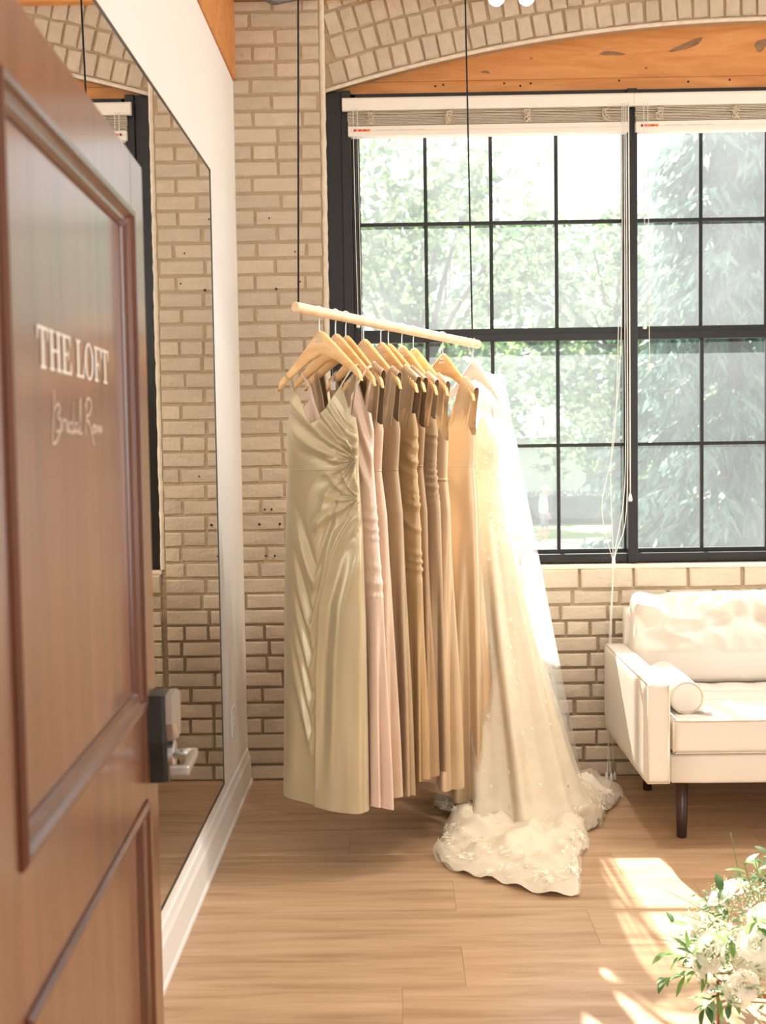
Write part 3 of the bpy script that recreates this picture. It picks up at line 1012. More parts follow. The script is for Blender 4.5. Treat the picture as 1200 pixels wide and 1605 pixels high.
# ------------------------------------------------------------------ ceiling track lamps (light the gowns from above)
track = empty('track_light', (0.0, 4.02, 3.135))
tb = MB(); tb.box(0.2, 1.9, -0.017, 0.017, 0.0, 0.03)
tb.build('rail', MT['lamp_white'], track)
for xr in (0.28, 1.6):
    h = MB(); h.tube([(xr, 0, 0.03), (xr, 0, CEIL - 3.135)], 0.006, 8)
    h.build('drop_rod', MT['lamp_white'], track)
LAMPS = []
for k, (lx, tx, ty) in enumerate(((0.36, -0.12, 0.05), (0.46, -0.2, 0.02), (1.35, -0.1, 0.25))):
    hd = MB()
    hd.lathe([(0.012, 0.0), (0.030, -0.008), (0.034, -0.03), (0.036, -0.11), (0.032, -0.112), (0.030, -0.10)], (lx, 0, -0.045), 20)
    hd.tube([(lx, 0, 0.0), (lx, 0, -0.05)], 0.008, 8)
    head = hd.build('lamp_head', MT['lamp_white'], track, True)
    bm_ = MB()
    bm_.lathe([(0.006, -0.075), (0.022, -0.09), (0.029, -0.115), (0.024, -0.135), (0.010, -0.146)], (lx, 0, -0.045), 16)
    M_ = Mat('lamp_glow_%d' % k)
    M_.p.inputs['Emission Color'].default_value = (1, 0.93, 0.82, 1)
    M_.p.inputs['Emission Strength'].default_value = 6.0
    bm_.build('bulb', M_.m, head, True)
    sd = bpy.data.lights.new('spot', 'SPOT')
    sd.energy = 48
    sd.color = (1.0, 0.93, 0.83)
    sd.spot_size = math.radians(100)
    sd.spot_blend = 0.6
    sd.shadow_soft_size = 0.035
    so = bpy.data.objects.new('lamp_light', sd)
    COL.objects.link(so)
    so.parent = track
    so.location = (lx, 0, -0.20)
    so.rotation_euler = Vector((tx, ty, -1)).to_track_quat('-Z', 'Y').to_euler()
tag(track, 'white ceiling track with spot lamps above the gowns', 'lamp')
cond = empty('conduit_pipe', (-0.48, 5.08, 3.36))
c_ = MB(); c_.tube([(-0.22, 0, 0.04), (-0.05, 0, 0.02), (0.0, 0, 0.0), (0.12, 0.02, 0.03), (0.20, 0.04, 0.10)], 0.016, 10)
c_.build('pipe', MT['grey_metal'], cond, True)
c_ = MB(); c_.lathe([(0.022, -0.012), (0.022, 0.012)], (0, 0, 0.003), 12); c_.build('coupling', MT['grey_metal'], cond)
tag(cond, 'grey conduit pipe at the top of the brick pier', 'pipe')

# ------------------------------------------------------------------ hanging rod
RA, RB = Vector((-0.329, 4.0, 1.958)), Vector((0.351, 4.9, 1.895))
RD = (RB - RA).normalized()
rod = empty('hanging_rod', RA)
t = MB(); t.tube([(0, 0, 0), tuple(RB - RA)], 0.0175, 24)
t.build('rod_bar', MT['rod'], rod, False, 0.002, 1)
for f, top in ((0.016, (-0.285, 4.0)), (0.962, (0.306, 4.88))):
    p = (RB - RA) * f
    c = MB()
    c.tube([tuple(Vector((top[0], top[1], CEIL)) - RA), (p.x, p.y, p.z + 0.016)], 0.0034, 8)
    c.build('suspension_cord', MT['cord'], rod, True)
tag(rod, 'pale wooden rod slung on two black cords from the ceiling', 'rod')

# ------------------------------------------------------------------ hangers
HW = 0.22
def h_top(x):
    a = abs(x)
    s = math.sqrt(a * a + 0.018 ** 2) - 0.018
    z = -0.165 * (s / 0.2028) ** 0.93
    if a > HW - 0.018:
        z -= 0.10 * ((a - (HW - 0.018)) / 0.018) ** 3 * 0.12
    return z
def h_thick(x):
    a = abs(x) / HW
    return 0.056 * (1 - a) ** 1.5 + 0.026 + 0.006 * math.exp(-((a - 0.1) / 0.1) ** 2)

def hanger_mesh(mat):
    N = 48
    rows = []
    for i in range(N + 1):
        x = -HW + 2 * HW * i / N
        zt, th = h_top(x), h_thick(x)
        e = min(1.0, (HW - abs(x)) / 0.012)
        e = math.sqrt(max(0.0, 1 - (1 - e) ** 2)) * 0.8 + 0.2
        zm = zt - th / 2
        bow = 0.018 * (abs(x) / HW) ** 2 - 0.004      # arms bow slightly forward
        rows.append([(x, -bow + yy, zm + zz * th / 2 * e) for yy, zz in ((-0.0065, -0.72), (-0.0065, 0.72), (-0.0035, 1.0), (0.0035, 1.0), (0.0065, 0.72), (0.0065, -0.72), (0.0035, -1.0), (-0.0035, -1.0))])
    m = MB()
    m.grid(rows, True)
    m.f.append(tuple(range(8))); m.f.append(tuple(N * 8 + k for k in range(8))[::-1])
    return m

def hook_mesh(rise, rod_r=0.019):
    m = MB()
    pts = [(0, 0, -0.01), (0, 0, rise - rod_r - 0.012), (0.0, 0.004, rise - rod_r * 0.8), (0, rod_r + 0.001, rise), (0, rod_r * 0.75, rise + rod_r * 0.75), (0, 0, rise + rod_r + 0.002), (0, -rod_r * 0.75, rise + rod_r * 0.75), (0, -rod_r - 0.001, rise), (0, -rod_r, rise - 0.012)]
    m.tube(catmull(pts, 5), 0.0021, 6)
    return m

def scribble(seed):
    r = random.Random(seed)
    m = MB()
    for ln, (zz, w0, w1) in enumerate(((-0.022, -0.013, 0.013), (-0.036, -0.018, 0.016))):
        n = 9
        pts = [(w0 + (w1 - w0) * i / n, -0.0075 + 0.004, zz + (0.005 if i % 2 else -0.004) * r.uniform(0.6, 1.3)) for i in range(n + 1)]
        m.tube(catmull(pts, 3), 0.0008, 5)
    return m

HOOKS = [0.111, 0.187, 0.237, 0.327, 0.417, 0.458, 0.532, 0.597, 0.771, 0.965]
THETA = [46, 47, 49, 50, 50, 51, 52, 53, 56, 62]
RISE = 0.064
def hook_pos(k):
    p = RA + (RB - RA) * HOOKS[k]
    return Vector((p.x, p.y, p.z - RISE))

hm_body, hm_hook = hanger_mesh(None), hook_mesh(RISE)
HLAB = ['wooden hanger nearest the rod end holding the wide sage champagne gown', 'wooden hanger holding the blush pink gown, second along the rod', 'wooden hanger third along the rod, holding the pale blush taupe gown',
        'wooden hanger fourth along the rod, holding the taupe cut out gown', 'wooden hanger fifth along the rod, holding the gold ruched gown', 'wooden hanger sixth along the rod, close behind the fifth',
        'wooden hanger seventh along the rod, holding the finely ruched gown', 'orange toned wooden hanger eighth along the rod', 'orange toned wooden hanger set apart beside the white hanger']
hang0 = None
for k in range(9):
    p = hook_pos(k)
    h = empty('clothes_hanger', p, -math.radians(THETA[k]))
    if hang0 is None:
        b = hm_body.build('hanger_body', MT['hanger'], h, True)
        hk = hm_hook.build('hook', MT['chrome'], h, True)
        sc = scribble(3).build('lettering', MT['white_vinyl'], h)
        hang0 = (b, hk, sc)
    else:
        for s in hang0:
            c = s.copy(); COL.objects.link(c); c.parent = h
    h.rotation_euler.y = math.radians((-2.0, 0.5, 1.2, 0, 1, -0.5, 0.6, 0, 1)[k])
    tag(h, HLAB[k], 'hanger', 'hangers on the wooden rod')
hw = empty('clothes_hanger', hook_pos(9), -math.radians(THETA[9]))
hm_body.build('hanger_body', MT['white_wood'], hw, True)
hm_hook.build('hook', MT['chrome'], hw, True)
m = MB()
for (a, b_) in (((-0.010, -0.02), (0.012, 0.006)), ((0.010, -0.02), (-0.012, 0.004))):
    m.tube(catmull([(a[0], -0.008, a[1]), (0, -0.010, -0.004), (b_[0], -0.012, b_[1]), (b_[0] * 2.2, -0.012, b_[1] - 0.016)], 5), 0.0022, 6)
m.build('ribbon_bow', MT['white_vinyl'], hw, True)
tag(hw, 'white painted hanger with a ribbon bow holding the wedding gown', 'hanger', 'hangers on the wooden rod')

# ------------------------------------------------------------------ gowns
def interp(z, tab):
    zs = [r[0] for r in tab]
    return np.interp(z, zs, [r[1] for r in tab]), np.interp(z, zs, [r[2] for r in tab])

def gown_grid(tab, topf, topb, hemf, na, nz, folds, extra=None, p=0.86, sag=None):
    """Closed tube. tab: ascending (z, width, depth); topf/topb: neckline height over x; hemf: hem height over angle."""
    a = np.linspace(0, 2 * PI, na, endpoint=False)
    ca, sa = np.cos(a), np.sin(a)
    xs = np.sign(ca) * np.abs(ca) ** p
    ys = -np.sign(sa) * np.abs(sa) ** p
    wt, dt_ = interp(np.array([tab[-1][0]]), tab)
    xtop = xs * 0.5
    zf, zb = topf(xtop * 2), topb(xtop * 2)
    fw = sstep(-0.25, 0.25, sa)
    ztop = zf * fw + zb * (1 - fw)
    zhem = hemf(a)
    t = np.linspace(0, 1, nz)[:, None]
    t = 1 - (1 - t) ** 1.12
    Z = zhem[None] + (ztop - zhem)[None] * t
    Wd, Dp = interp(Z, tab)
    X = xs[None] * Wd / 2
    Y = ys[None] * Dp / 2
    A = np.broadcast_to(a[None], Z.shape)
    # folds: displacement along the outward direction
    nx, ny = ca[None] * 0.5, -sa[None]
    ln = np.sqrt(nx ** 2 + ny ** 2)
    nx, ny = nx / ln, ny / ln
    disp = np.zeros_like(Z)
    for (n, amp, ph, z0, z1, drift, pw) in folds:
        env = sstep(z0, z1, Z)
        s = np.cos(n * A + ph + drift * (Z - 1.0) + 0.5 * np.sin(2 * A + ph))
        s = np.sign(s) * np.abs(s) ** pw
        disp += amp * env * s
    if extra is not None:
        disp = disp + extra(X, Z, A)
    X = X + nx * disp
    Y = Y + ny * disp
    return np.stack([X, Y, Z], -1)

def strap_mesh(x0, yf, zf, xs, zs, yb, zb, w, thick=0.0016, pleats=0, xback=None, flare=0.35):
    """Ribbon from the front neckline over the hanger to the back."""
    pts = catmull([(x0, yf, zf), (x0 * 0.5 + xs * 0.5, yf * 0.75, zf * 0.45 + zs * 0.55), (xs, -0.012, zs + 0.001), (xs, 0.012, zs + 0.001), ((xback or x0) * 0.5 + xs * 0.5, yb * 0.75, zb * 0.45 + zs * 0.55), (xback or x0, yb, zb)], 6)
    P = []
    NW = 3 if w < 0.03 else 13
    slope = -0.7 if xs > 0 else 0.7
    n = len(pts)
    for i, q in enumerate(pts):
        f = 1 - min(1.0, abs(i - (n - 1) / 2) / ((n - 1) / 2))
        sgn = -1 if i < n / 2 else 1
        row = []
        for k in range(NW):
            u = (k / (NW - 1) - 0.5) * w * (1.0 - 0.18 * f)
            pl = pleats * 0.0035 * math.cos(k * PI * 0.9) * (1 - 0.3 * f)
            u2 = u * (1.0 + (flare if w > 0.03 else 0.0) * (1 - f) ** 1.3)
            row.append((q.x + u2, q.y + sgn * pl, q.z + u * slope * f))
        P.append(row)
    m = MB()
    m.grid(P)
    return m

SATIN = {
    'sage': satin_mat('sage_champagne_satin', srgb(188, 173, 140), 0.35),
    'blush': satin_mat('blush_pink_satin', srgb(226, 202, 185), 0.36),
    'pale': satin_mat('pale_blush_taupe_satin', srgb(208, 182, 158), 0.38),
    'taupe': satin_mat('taupe_satin', srgb(176, 151, 121), 0.38),
    'gold': satin_mat('gold_satin', srgb(184, 155, 114), 0.32),
    'brown': satin_mat('warm_taupe_satin', srgb(166, 136, 102), 0.38),
    'champ': satin_mat('light_champagne_satin', srgb(206, 180, 146), 0.36),
}
MT['tagcard'] = plain('white_size_tag', srgb(240, 240, 238), 0.7, noise=0.01)
MT['lining'] = plain('pale_lining', srgb(238, 224, 206), 0.6, noise=0.02)

def add_strip(name, grid_pts, mat, parent, thick=0.0):
    m = MB(); m.grid(grid_pts)
    o = m.build(name, mat, parent, True, fix=False)
    return o

def make_gown(k, label, mat, spec):
    """A gown on hanger k. Local x runs along the hanger towards the camera side, -y is the front."""
    p = hook_pos(k)
    g = empty('satin_gown', (p.x, p.y, 0.0), -math.radians(THETA[k] + spec.get('twist', 0)))
    zsh = p.z                                   # hanger crown height
    hs = lambda x: zsh + h_top(x) + 0.002
    top_w = spec.get('top_w', 0.36)
    zA, zV, zS, zB = spec['apex'], spec['vee'], spec['side'], spec['back']
    xa = spec.get('xa', 0.62)
    def topf(u):
        a = np.abs(u)
        inner = zV + (zA - zV) * np.clip(a / xa, 0, 1) ** spec.get('vpow', 1.15)
        outer = zA + (zS - zA) * sstep(xa + 0.04, 1.0, a)
        return np.where(a < xa, inner, outer)
    topb = lambda u: zB + (zS - zB) * np.abs(u) ** 8
    if 0 < k < 8:
        spec['tab'] = [(a_, b_, c_ * 0.74) for a_, b_, c_ in spec['tab']]
    hem = spec['hem']
    sd = np.random.default_rng(50 + k)
    ph = sd.uniform(0, 6.28, 6)
    hemf = lambda a: hem + spec.get('hem_wave', 0.008) * np.sin(3 * a + ph[0]) + spec.get('hem_tilt', 0.0) * np.cos(a)
    grid = gown_grid(spec['tab'], topf, topb, hemf, spec.get('na', 220), spec.get('nz', 150), spec['folds'](ph), spec.get('extra'))
    grid[:, :, 0] += spec.get('shift', 0.0) * np.clip((1.2 - grid[:, :, 2]) / 1.0, 0, 1)
    m = MB(); m.grid(grid, True)
    body = m.build('gown_body', mat, g, True, fix=False)
    # straps
    w = spec['strap']
    yf, yb = -spec['tab'][-1][2] / 2 * 0.95, spec['tab'][-1][2] / 2 * 0.95
    tw = np.interp(zA, [r[0] for r in spec['tab']], [r[1] for r in spec['tab']])
    xs = spec.get('xs', 0.175)
    for s in (-1, 1):
        x0 = s * min(xa * tw / 2, tw / 2 * 0.96 - (w / 2 * (1 + spec.get('flare', 0.45)) if w > 0.03 else 0.0))
        lo1, lo2 = (0.075, 0.05) if w > 0.03 else (0.012, 0.008)
        sm = strap_mesh(x0, yf, zA - lo1, s * xs, hs(xs), yb, zB - lo2, w, pleats=1 if w > 0.03 else 0, xback=s * spec.get('xb', abs(x0)), flare=spec.get('flare', 0.45))
        sm.build('strap', spec.get('strap_mat', mat), g, True, fix=False)
    if spec.get('waist'):
        zw = spec['waist']
        rows = []
        for q, off in ((-1, -0.001), (-1, 0.0012), (1, 0.0012), (1, -0.001)):
            zq = zw + q * spec.get('band', 0.003)
            row = np.empty((grid.shape[1], 3))
            for c_i in range(grid.shape[1]):
                zc_ = grid[:, c_i, 2]
                row[c_i] = (np.interp(zq, zc_, grid[:, c_i, 0]), np.interp(zq, zc_, grid[:, c_i, 1]), zq)
            c = row[:, :2].mean(0); d = row[:, :2] - c; d /= np.linalg.norm(d, axis=1)[:, None]
            row[:, :2] += d * off
            rows.append(row)
        mm = MB(); mm.grid(rows, True); mm.build('waist_seam', mat, g, True, fix=False)
    if spec.get('tag'):
        tx, tz = spec['tag']
        q = MB(); q.box(tx - 0.014, tx + 0.014, 0.008, 0.0092, tz - 0.03, tz); q.build('size_tag', MT['tagcard'], g)
        q = MB(); q.tube([(tx, 0.0086, tz), (tx + 0.004, 0.005, hs(tx) - 0.02)], 0.0006, 5); q.build('tag_string', MT['white_cord'], g)
    tag(g, label, 'gown', 'gowns on the wooden rod')
    return g, grid

def ruche(side, z0, z1, lam, amp, w0=0.07, seed=0):
    def f(X, Z, A):
        mask = sstep(w0, w0 + 0.05, X * side) * sstep(z0 - 0.04, z0 + 0.02, Z) * (1 - sstep(z1 - 0.02, z1 + 0.03, Z))
        wob = Z + 0.25 * (X * side - 0.18) + 0.006 * np.sin(37 * X + seed) + 0.004 * np.sin(91 * Z + seed)
        ph_ = wob / lam + 0.55 * np.sin(23 * Z + seed * 3) + 0.25 * np.sin(57 * Z + 9 * X)
        s = 1 - np.abs(np.sin(PI * ph_)) ** 0.8
        va = 0.6 + 0.4 * np.sin(31 * Z + 1.7 * seed)
        return amp * 0.8 * mask * va * (s - 0.3)
    return f

def skirt_folds(n1, a1, n2, a2, waist):
    return lambda ph: [(n1, a1, ph[1], waist, 0.35, 0.25, 0.8), (n2, a2, ph[2], waist - 0.1, 0.3, -0.35, 0.9), (2, 0.008, ph[3], waist, 0.3, 0.2, 1.0)]

# --- gown 1: wide wrap gown with gathers at its near hip and draped skirt
def drape1(X, Z, A):
    front = sstep(-0.15, 0.25, np.sin(A))
    d = np.zeros_like(Z)
    # gathers fanning out of the near side waist
    for (gx, gz, N, amp, rad) in ((0.185, 1.44, 15, 0.0085, 0.13), (0.195, 1.31, 13, 0.008, 0.11)):
        r = np.hypot(X - gx, Z - gz) + 1e-6
        phi = np.arctan2(Z - gz, gx - X)
        s = 1 - 2 * np.abs(np.sin(phi * N / 2 + 0.6 * np.sin(r * 30)))
        d += front * amp * s * np.exp(-(r / rad) ** 1.3) * sstep(0.0, 0.02, r)
    # crossing wrap of the bodice: folds parallel to the line left shoulder -> near waist
    lx, lz = -0.14, 1.665
    ex, ez = 0.18, 1.45
    L = math.hypot(ex - lx, ez - lz)
    ux, uz = (ex - lx) / L, (ez - lz) / L
    perp = (X - lx) * (-uz) + (Z - lz) * ux
    bod = front * sstep(1.42, 1.47, Z) * sstep(-0.17, -0.10, X)
    fan = 1.0 + 1.6 * (1 - sstep(-0.1, 0.18, X))
    d += bod * 0.009 * np.cos(2 * PI * perp / (0.030 * fan) + 0.6) * sstep(-0.15, -0.02, -np.abs(perp + 0.03)) 
    d += bod * 0.007 * sstep(-0.012, 0.006, -perp - 0.001 + 0.0 * X) * sstep(1.44, 1.5, Z)
    # second panel: straight line from near shoulder down to the cross-over
    # wrap edge in the skirt: diagonal then vertical
    xo = np.interp(Z, [0.2, 0.75, 0.95, 1.10, 1.20, 1.30], [0.035, 0.035, 0.05, 0.09, 0.14, 0.20])
    sk = 1 - sstep(1.24, 1.32, Z)
    d += front * sk * 0.012 * sstep(-0.010, 0.012, X - xo)
    # nested cascades hanging on the far side of the wrap edge, each with a rounded V tip
    left = 1 - sstep(-0.012, 0.012, X - xo)
    for (xt, zt_, am, kl, kr) in ((0.015, 1.02, 0.011, 1.5, 2.2), (-0.005, 0.86, 0.010, 2.0, 3.0), (0.0, 0.71, 0.0105, 2.3, 3.6), (0.005, 0.57, 0.010, 2.6, 4.0), (0.005, 0.45, 0.010, 2.8, 4.0)):
        dx_ = np.sqrt((X - xt) ** 2 + 0.007 ** 2) - 0.007
        cz_ = zt_ + np.where(X < xt, kl, kr) * dx_
        wid = 0.030 + 0.25 * dx_
        u_ = (Z - cz_) / wid
        prof_ = np.exp(-u_ ** 2) - 0.55 * np.exp(-(u_ - 1.7) ** 2)
        d += front * left * am * prof_ * np.exp(-(dx_ / 0.10) ** 2)
    # one long soft crease across the hip from the gathers
    cz = 1.20 + 0.55 * (X - 0.02) ** 1 * (X > 0.02) + 0.02
    d += front * sk * 0.011 * np.exp(-((Z - cz) / 0.022) ** 2) * sstep(-0.02, 0.03, X) * (1 - sstep(0.16, 0.2, X))
    # vertical flutes on the near panel
    near = sstep(0.0, 0.01, X - xo) * sk
    d += front * near * 0.008 * np.cos(2 * PI * (X - xo) / 0.11 + 0.4) * sstep(-0.1, -0.7, -Z)
    return d

tab1 = [(0.18, 0.42, 0.15), (0.5, 0.415, 0.13), (0.9, 0.41, 0.11), (1.2, 0.39, 0.09), (1.40, 0.365, 0.075), (1.52, 0.37, 0.075), (1.70, 0.30, 0.05)]
make_gown(0, 'wide sage champagne satin wrap gown with gathered waist and thin straps, foremost on the rod', SATIN['sage'],
          dict(tab=tab1, apex=1.690, vee=1.565, side=1.585, back=1.56, xa=0.80, hem=0.235, shift=-0.025, hem_wave=0.004, hem_tilt=0.0, strap=0.008, xs=0.185, vpow=1.0, na=420, nz=330, extra=drape1, waist=1.405, band=0.0012,
               folds=lambda ph: [(5, 0.006, 2.0, 1.3, 0.4, 0.2, 0.9)]))

# --- the other bridesmaid gowns, each with its own cut
make_gown(1, 'blush pink satin gown with draped neckline just behind the foremost gown', SATIN['blush'],
          dict(tab=[(0.18, 0.455, 0.15), (0.6, 0.44, 0.12), (1.0, 0.44, 0.10), (1.25, 0.40, 0.085), (1.42, 0.37, 0.075), (1.54, 0.38, 0.075), (1.72, 0.30, 0.05)],
               apex=1.70, vee=1.50, side=1.60, back=1.55, xa=0.78, hem=0.235, strap=0.012, xs=0.18, folds=skirt_folds(9, 0.016, 15, 0.005, 1.1),
               extra=lambda X, Z, A: ruche(1, 0.95, 1.3, 0.05, 0.007, 0.10, 1.0)(X, Z, A) + 0.008 * np.cos(2 * PI * (X * 0.9 + (Z - 1.5) * 0.35) / 0.05) * sstep(1.32, 1.42, Z) * sstep(-0.1, 0.3, np.sin(A))))
make_gown(2, 'pale blush taupe satin gown with a seamed waist, third along the rod', SATIN['pale'],
          dict(tab=[(0.18, 0.46, 0.15), (0.6, 0.45, 0.12), (1.0, 0.44, 0.10), (1.25, 0.41, 0.09), (1.40, 0.36, 0.075), (1.54, 0.39, 0.075), (1.72, 0.31, 0.05)],
               apex=1.60, vee=1.52, side=1.56, back=1.56, xa=0.80, hem=0.258, strap=0.058, xs=0.178, waist=1.40, folds=skirt_folds(8, 0.018, 13, 0.006, 1.2), strap_mat=SATIN['taupe'], tag=(-0.09, 1.72)))
make_gown(3, 'taupe satin gown with cut out neckline and wide strap, fourth along the rod', SATIN['taupe'],
          dict(tab=[(0.2, 0.46, 0.15), (0.6, 0.45, 0.12), (1.0, 0.42, 0.10), (1.25, 0.40, 0.085), (1.40, 0.36, 0.07), (1.54, 0.39, 0.07), (1.72, 0.31, 0.05)],
               apex=1.63, vee=1.50, side=1.57, back=1.58, xa=0.80, hem=0.245, strap=0.045, xs=0.178, waist=1.40, folds=skirt_folds(9, 0.017, 14, 0.006, 1.2), tag=(0.02, 1.76)))
make_gown(4, 'gold satin gown with a ruched side seam, fifth along the rod', SATIN['gold'],
          dict(tab=[(0.2, 0.43, 0.14), (0.6, 0.43, 0.12), (1.0, 0.42, 0.10), (1.25, 0.41, 0.085), (1.40, 0.38, 0.075), (1.54, 0.40, 0.075), (1.72, 0.31, 0.05)],
               apex=1.62, vee=1.52, side=1.60, back=1.58, xa=0.80, hem=0.265, strap=0.085, xs=0.172, folds=skirt_folds(10, 0.016, 16, 0.006, 1.0), extra=ruche(1, 1.02, 1.52, 0.052, 0.013, 0.09, 0.4), strap_mat=SATIN['taupe'], tag=(0.07, 1.74)))
make_gown(5, 'warm taupe satin gown with a deep pleat, sixth along the rod', SATIN['brown'],
          dict(tab=[(0.2, 0.42, 0.13), (0.6, 0.42, 0.12), (1.0, 0.42, 0.10), (1.25, 0.41, 0.085), (1.40, 0.37, 0.075), (1.54, 0.40, 0.075), (1.72, 0.31, 0.05)],
               apex=1.60, vee=1.50, side=1.55, back=1.56, xa=0.80, hem=0.272, strap=0.085, xs=0.172, waist=1.41, folds=skirt_folds(9, 0.018, 14, 0.005, 1.25)))
make_gown(6, 'taupe satin gown with a finely ruched bodice, seventh along the rod', SATIN['taupe'],
          dict(tab=[(0.2, 0.43, 0.13), (0.6, 0.43, 0.12), (1.0, 0.43, 0.10), (1.25, 0.42, 0.09), (1.40, 0.38, 0.075), (1.54, 0.40, 0.075), (1.72, 0.31, 0.05)],
               apex=1.63, vee=1.55, side=1.58, back=1.60, xa=0.80, hem=0.285, strap=0.06, xs=0.178, folds=skirt_folds(8, 0.017, 15, 0.005, 1.2), extra=ruche(1, 1.24, 1.55, 0.034, 0.010, 0.08, 2.0), strap_mat=SATIN['champ'], tag=(0.09, 1.72)))
make_gown(7, 'light champagne gown with a scooped armhole and banded waist, eighth along the rod', SATIN['champ'],
          dict(tab=[(0.2, 0.44, 0.15), (0.6, 0.43, 0.13), (1.0, 0.42, 0.11), (1.25, 0.41, 0.09), (1.36, 0.38, 0.08), (1.54, 0.40, 0.08), (1.72, 0.33, 0.05)],
               apex=1.60, vee=1.54, side=1.50, back=1.60, xa=0.80, hem=0.19, flare=0.5, strap=0.06, xs=0.178, waist=1.355, band=0.006, folds=skirt_folds(7, 0.022, 12, 0.006, 1.25)))
make_gown(8, 'light gold satin gown with a V neck hanging next to the wedding gown', SATIN['champ'],
          dict(tab=[(0.05, 0.46, 0.18), (0.6, 0.45, 0.15), (1.0, 0.43, 0.12), (1.25, 0.41, 0.10), (1.40, 0.38, 0.085), (1.54, 0.40, 0.08), (1.74, 0.34, 0.05)],
               apex=1.62, vee=1.48, side=1.52, back=1.60, xa=0.80, hem=0.10, flare=0.4, strap=0.085, xs=0.178, waist=1.40, band=0.0012, folds=skirt_folds(8, 0.020, 13, 0.006, 1.3)))

# ------------------------------------------------------------------ wedding gown with train
pw = hook_pos(9)
th9 = math.radians(THETA[9])
wg = empty('wedding_gown', (pw.x, pw.y, 0.0))
U = np.array([math.cos(th9), -math.sin(th9)])       # along the hanger
V = np.array([math.sin(th9), math.cos(th9)])        # away from the viewer
NA = 260
a = np.linspace(0, 2 * PI, NA, endpoint=False)
ca, sa = np.cos(a), np.sin(a)
# ground outline of the train (world XY), walked by angle around its centre
CTR = np.array([0.47, 4.52])
outl = np.array([(0.30, 4.70), (0.235, 4.52), (0.17, 4.41), (0.20, 4.32), (0.125, 4.19), (0.20, 4.02), (0.33, 3.90), (0.47, 3.81), (0.585, 3.79), (0.60, 3.93), (0.63, 4.15), (0.67, 4.42), (0.80, 4.62), (0.905, 4.80), (0.90, 4.93), (0.80, 4.98), (0.62, 5.0), (0.42, 4.95)])
oang = np.unwrap(np.arctan2(outl[:, 1] - CTR[1], outl[:, 0] - CTR[0]))
orad = np.hypot(outl[:, 1] - CTR[1], outl[:, 0] - CTR[0])
od = np.argsort(oang % (2 * PI))
oa, orr = (oang % (2 * PI))[od], orad[od]
oa = np.concatenate([oa - 2 * PI, oa, oa + 2 * PI]); orr = np.tile(orr, 3)
rows = []
zt = 1.60
lev = [(1.60, 0.30, 0.06), (1.50, 0.36, 0.085), (1.38, 0.33, 0.085), (1.2, 0.38, 0.13), (0.95, 0.44, 0.19), (0.6, 0.49, 0.27), (0.3, 0.52, 0.34), (0.12, 0.55, 0.40), (0.05, 0.62, 0.46)]
zl = np.array([l[0] for l in lev][::-1]); wl = np.array([l[1] for l in lev][::-1]); dl = np.array([l[2] for l in lev][::-1])
NV = 150
for i in range(NV):
    f = i / (NV - 1)
    xtop = np.sign(ca) * np.abs(ca) ** 0.86
    au = np.abs(xtop)
    front = sstep(-0.25, 0.25, sa)
    ztopf = np.where(au < 0.7, 1.455 + (1.60 - 1.455) * (au / 0.7), 1.60 - 0.09 * sstep(0.7, 1.0, au))
    ztop = ztopf * front + (1.48) * (1 - front)
    z = ztop + (0.05 - ztop) * f
    w = np.interp(z, zl, wl); d = np.interp(z, zl, dl)
    n = sstep(1.25, 0.3, z) if False else np.clip((1.25 - z) / 0.9, 0, 1)
    fold = 0.030 * n * np.cos(9 * a + 0.7 + 0.6 * np.sin(2 * a)) + 0.012 * n * np.cos(17 * a + 2.0 + z)
    lx = (np.sign(ca) * np.abs(ca) ** 0.86) * w / 2 + ca * fold
    ly = -(np.sign(sa) * np.abs(sa) ** 0.86) * d / 2 - sa * fold
    # drift of the centre from hanger to the train centre
    k = np.clip((1.2 - z) / 1.15, 0, 1) ** 1.3
    cx = pw.x + (CTR[0] - pw.x) * k
    cy = pw.y + (CTR[1] + 0.10 - pw.y) * k
    X = cx + lx * U[0] + ly * V[0]
    Y = cy + lx * U[1] + ly * V[1]
    rows.append(np.stack([X - pw.x, Y - pw.y, z], -1))
last = rows[-1]
wx, wy = last[:, 0] + pw.x, last[:, 1] + pw.y
ang = np.arctan2(wy - CTR[1], wx - CTR[0])
R1 = np.interp(ang % (2 * PI), oa, orr)
r0_ = np.hypot(wx - CTR[0], wy - CTR[1])
NT = 46
nr = np.random.default_rng(4)
hph = nr.uniform(0, 6.28, 8)
for i in range(1, NT):
    f = i / (NT - 1)
    wob = 1 + 0.02 * np.sin(11 * ang + hph[0]) * f
    r = r0_ + (np.maximum(R1 * wob, r0_ + 0.01) - r0_) * f
    aa = ang + 0.05 * np.sin(5 * ang + 7 * f + hph[1]) * f * (1 - f) * 2
    X = CTR[0] + r * np.cos(aa); Y = CTR[1] + r * np.sin(aa)
    hgt = 0.05 * (1 - f) ** 0.6 + 0.010
    crease = 1 - np.abs(np.sin(5 * ang + 6 * r + hph[2]))
    c2 = 1 - np.abs(np.sin(4.5 * ang + 19 * r + hph[3] + 0.8 * np.sin(9 * X)))
    c3 = 1 - np.abs(np.sin(31 * X + 23 * Y + hph[4] + 1.5 * np.sin(13 * Y)))
    c4 = 1 - np.abs(np.sin(27 * X - 39 * Y + hph[5]))
    z = hgt + (0.060 * crease * (1 - f) ** 0.8 + 0.030 * c2 * (1 - 0.7 * f) + 0.016 * c3 + 0.010 * c4) * (0.35 + 0.65 * np.sin(PI * np.clip(f * 0.92 + 0.08, 0, 1)))
    z = np.where(f > 0.96, 0.012 + 0.008 * np.sin(40 * ang), z)
    rows.append(np.stack([X - pw.x, Y - pw.y, np.maximum(z, 0.004)], -1))
wgrid = np.array(rows)
m = MB(); m.grid(wgrid, True)
m.build('gown_skirt', MT['gown'], wg, True, fix=False)
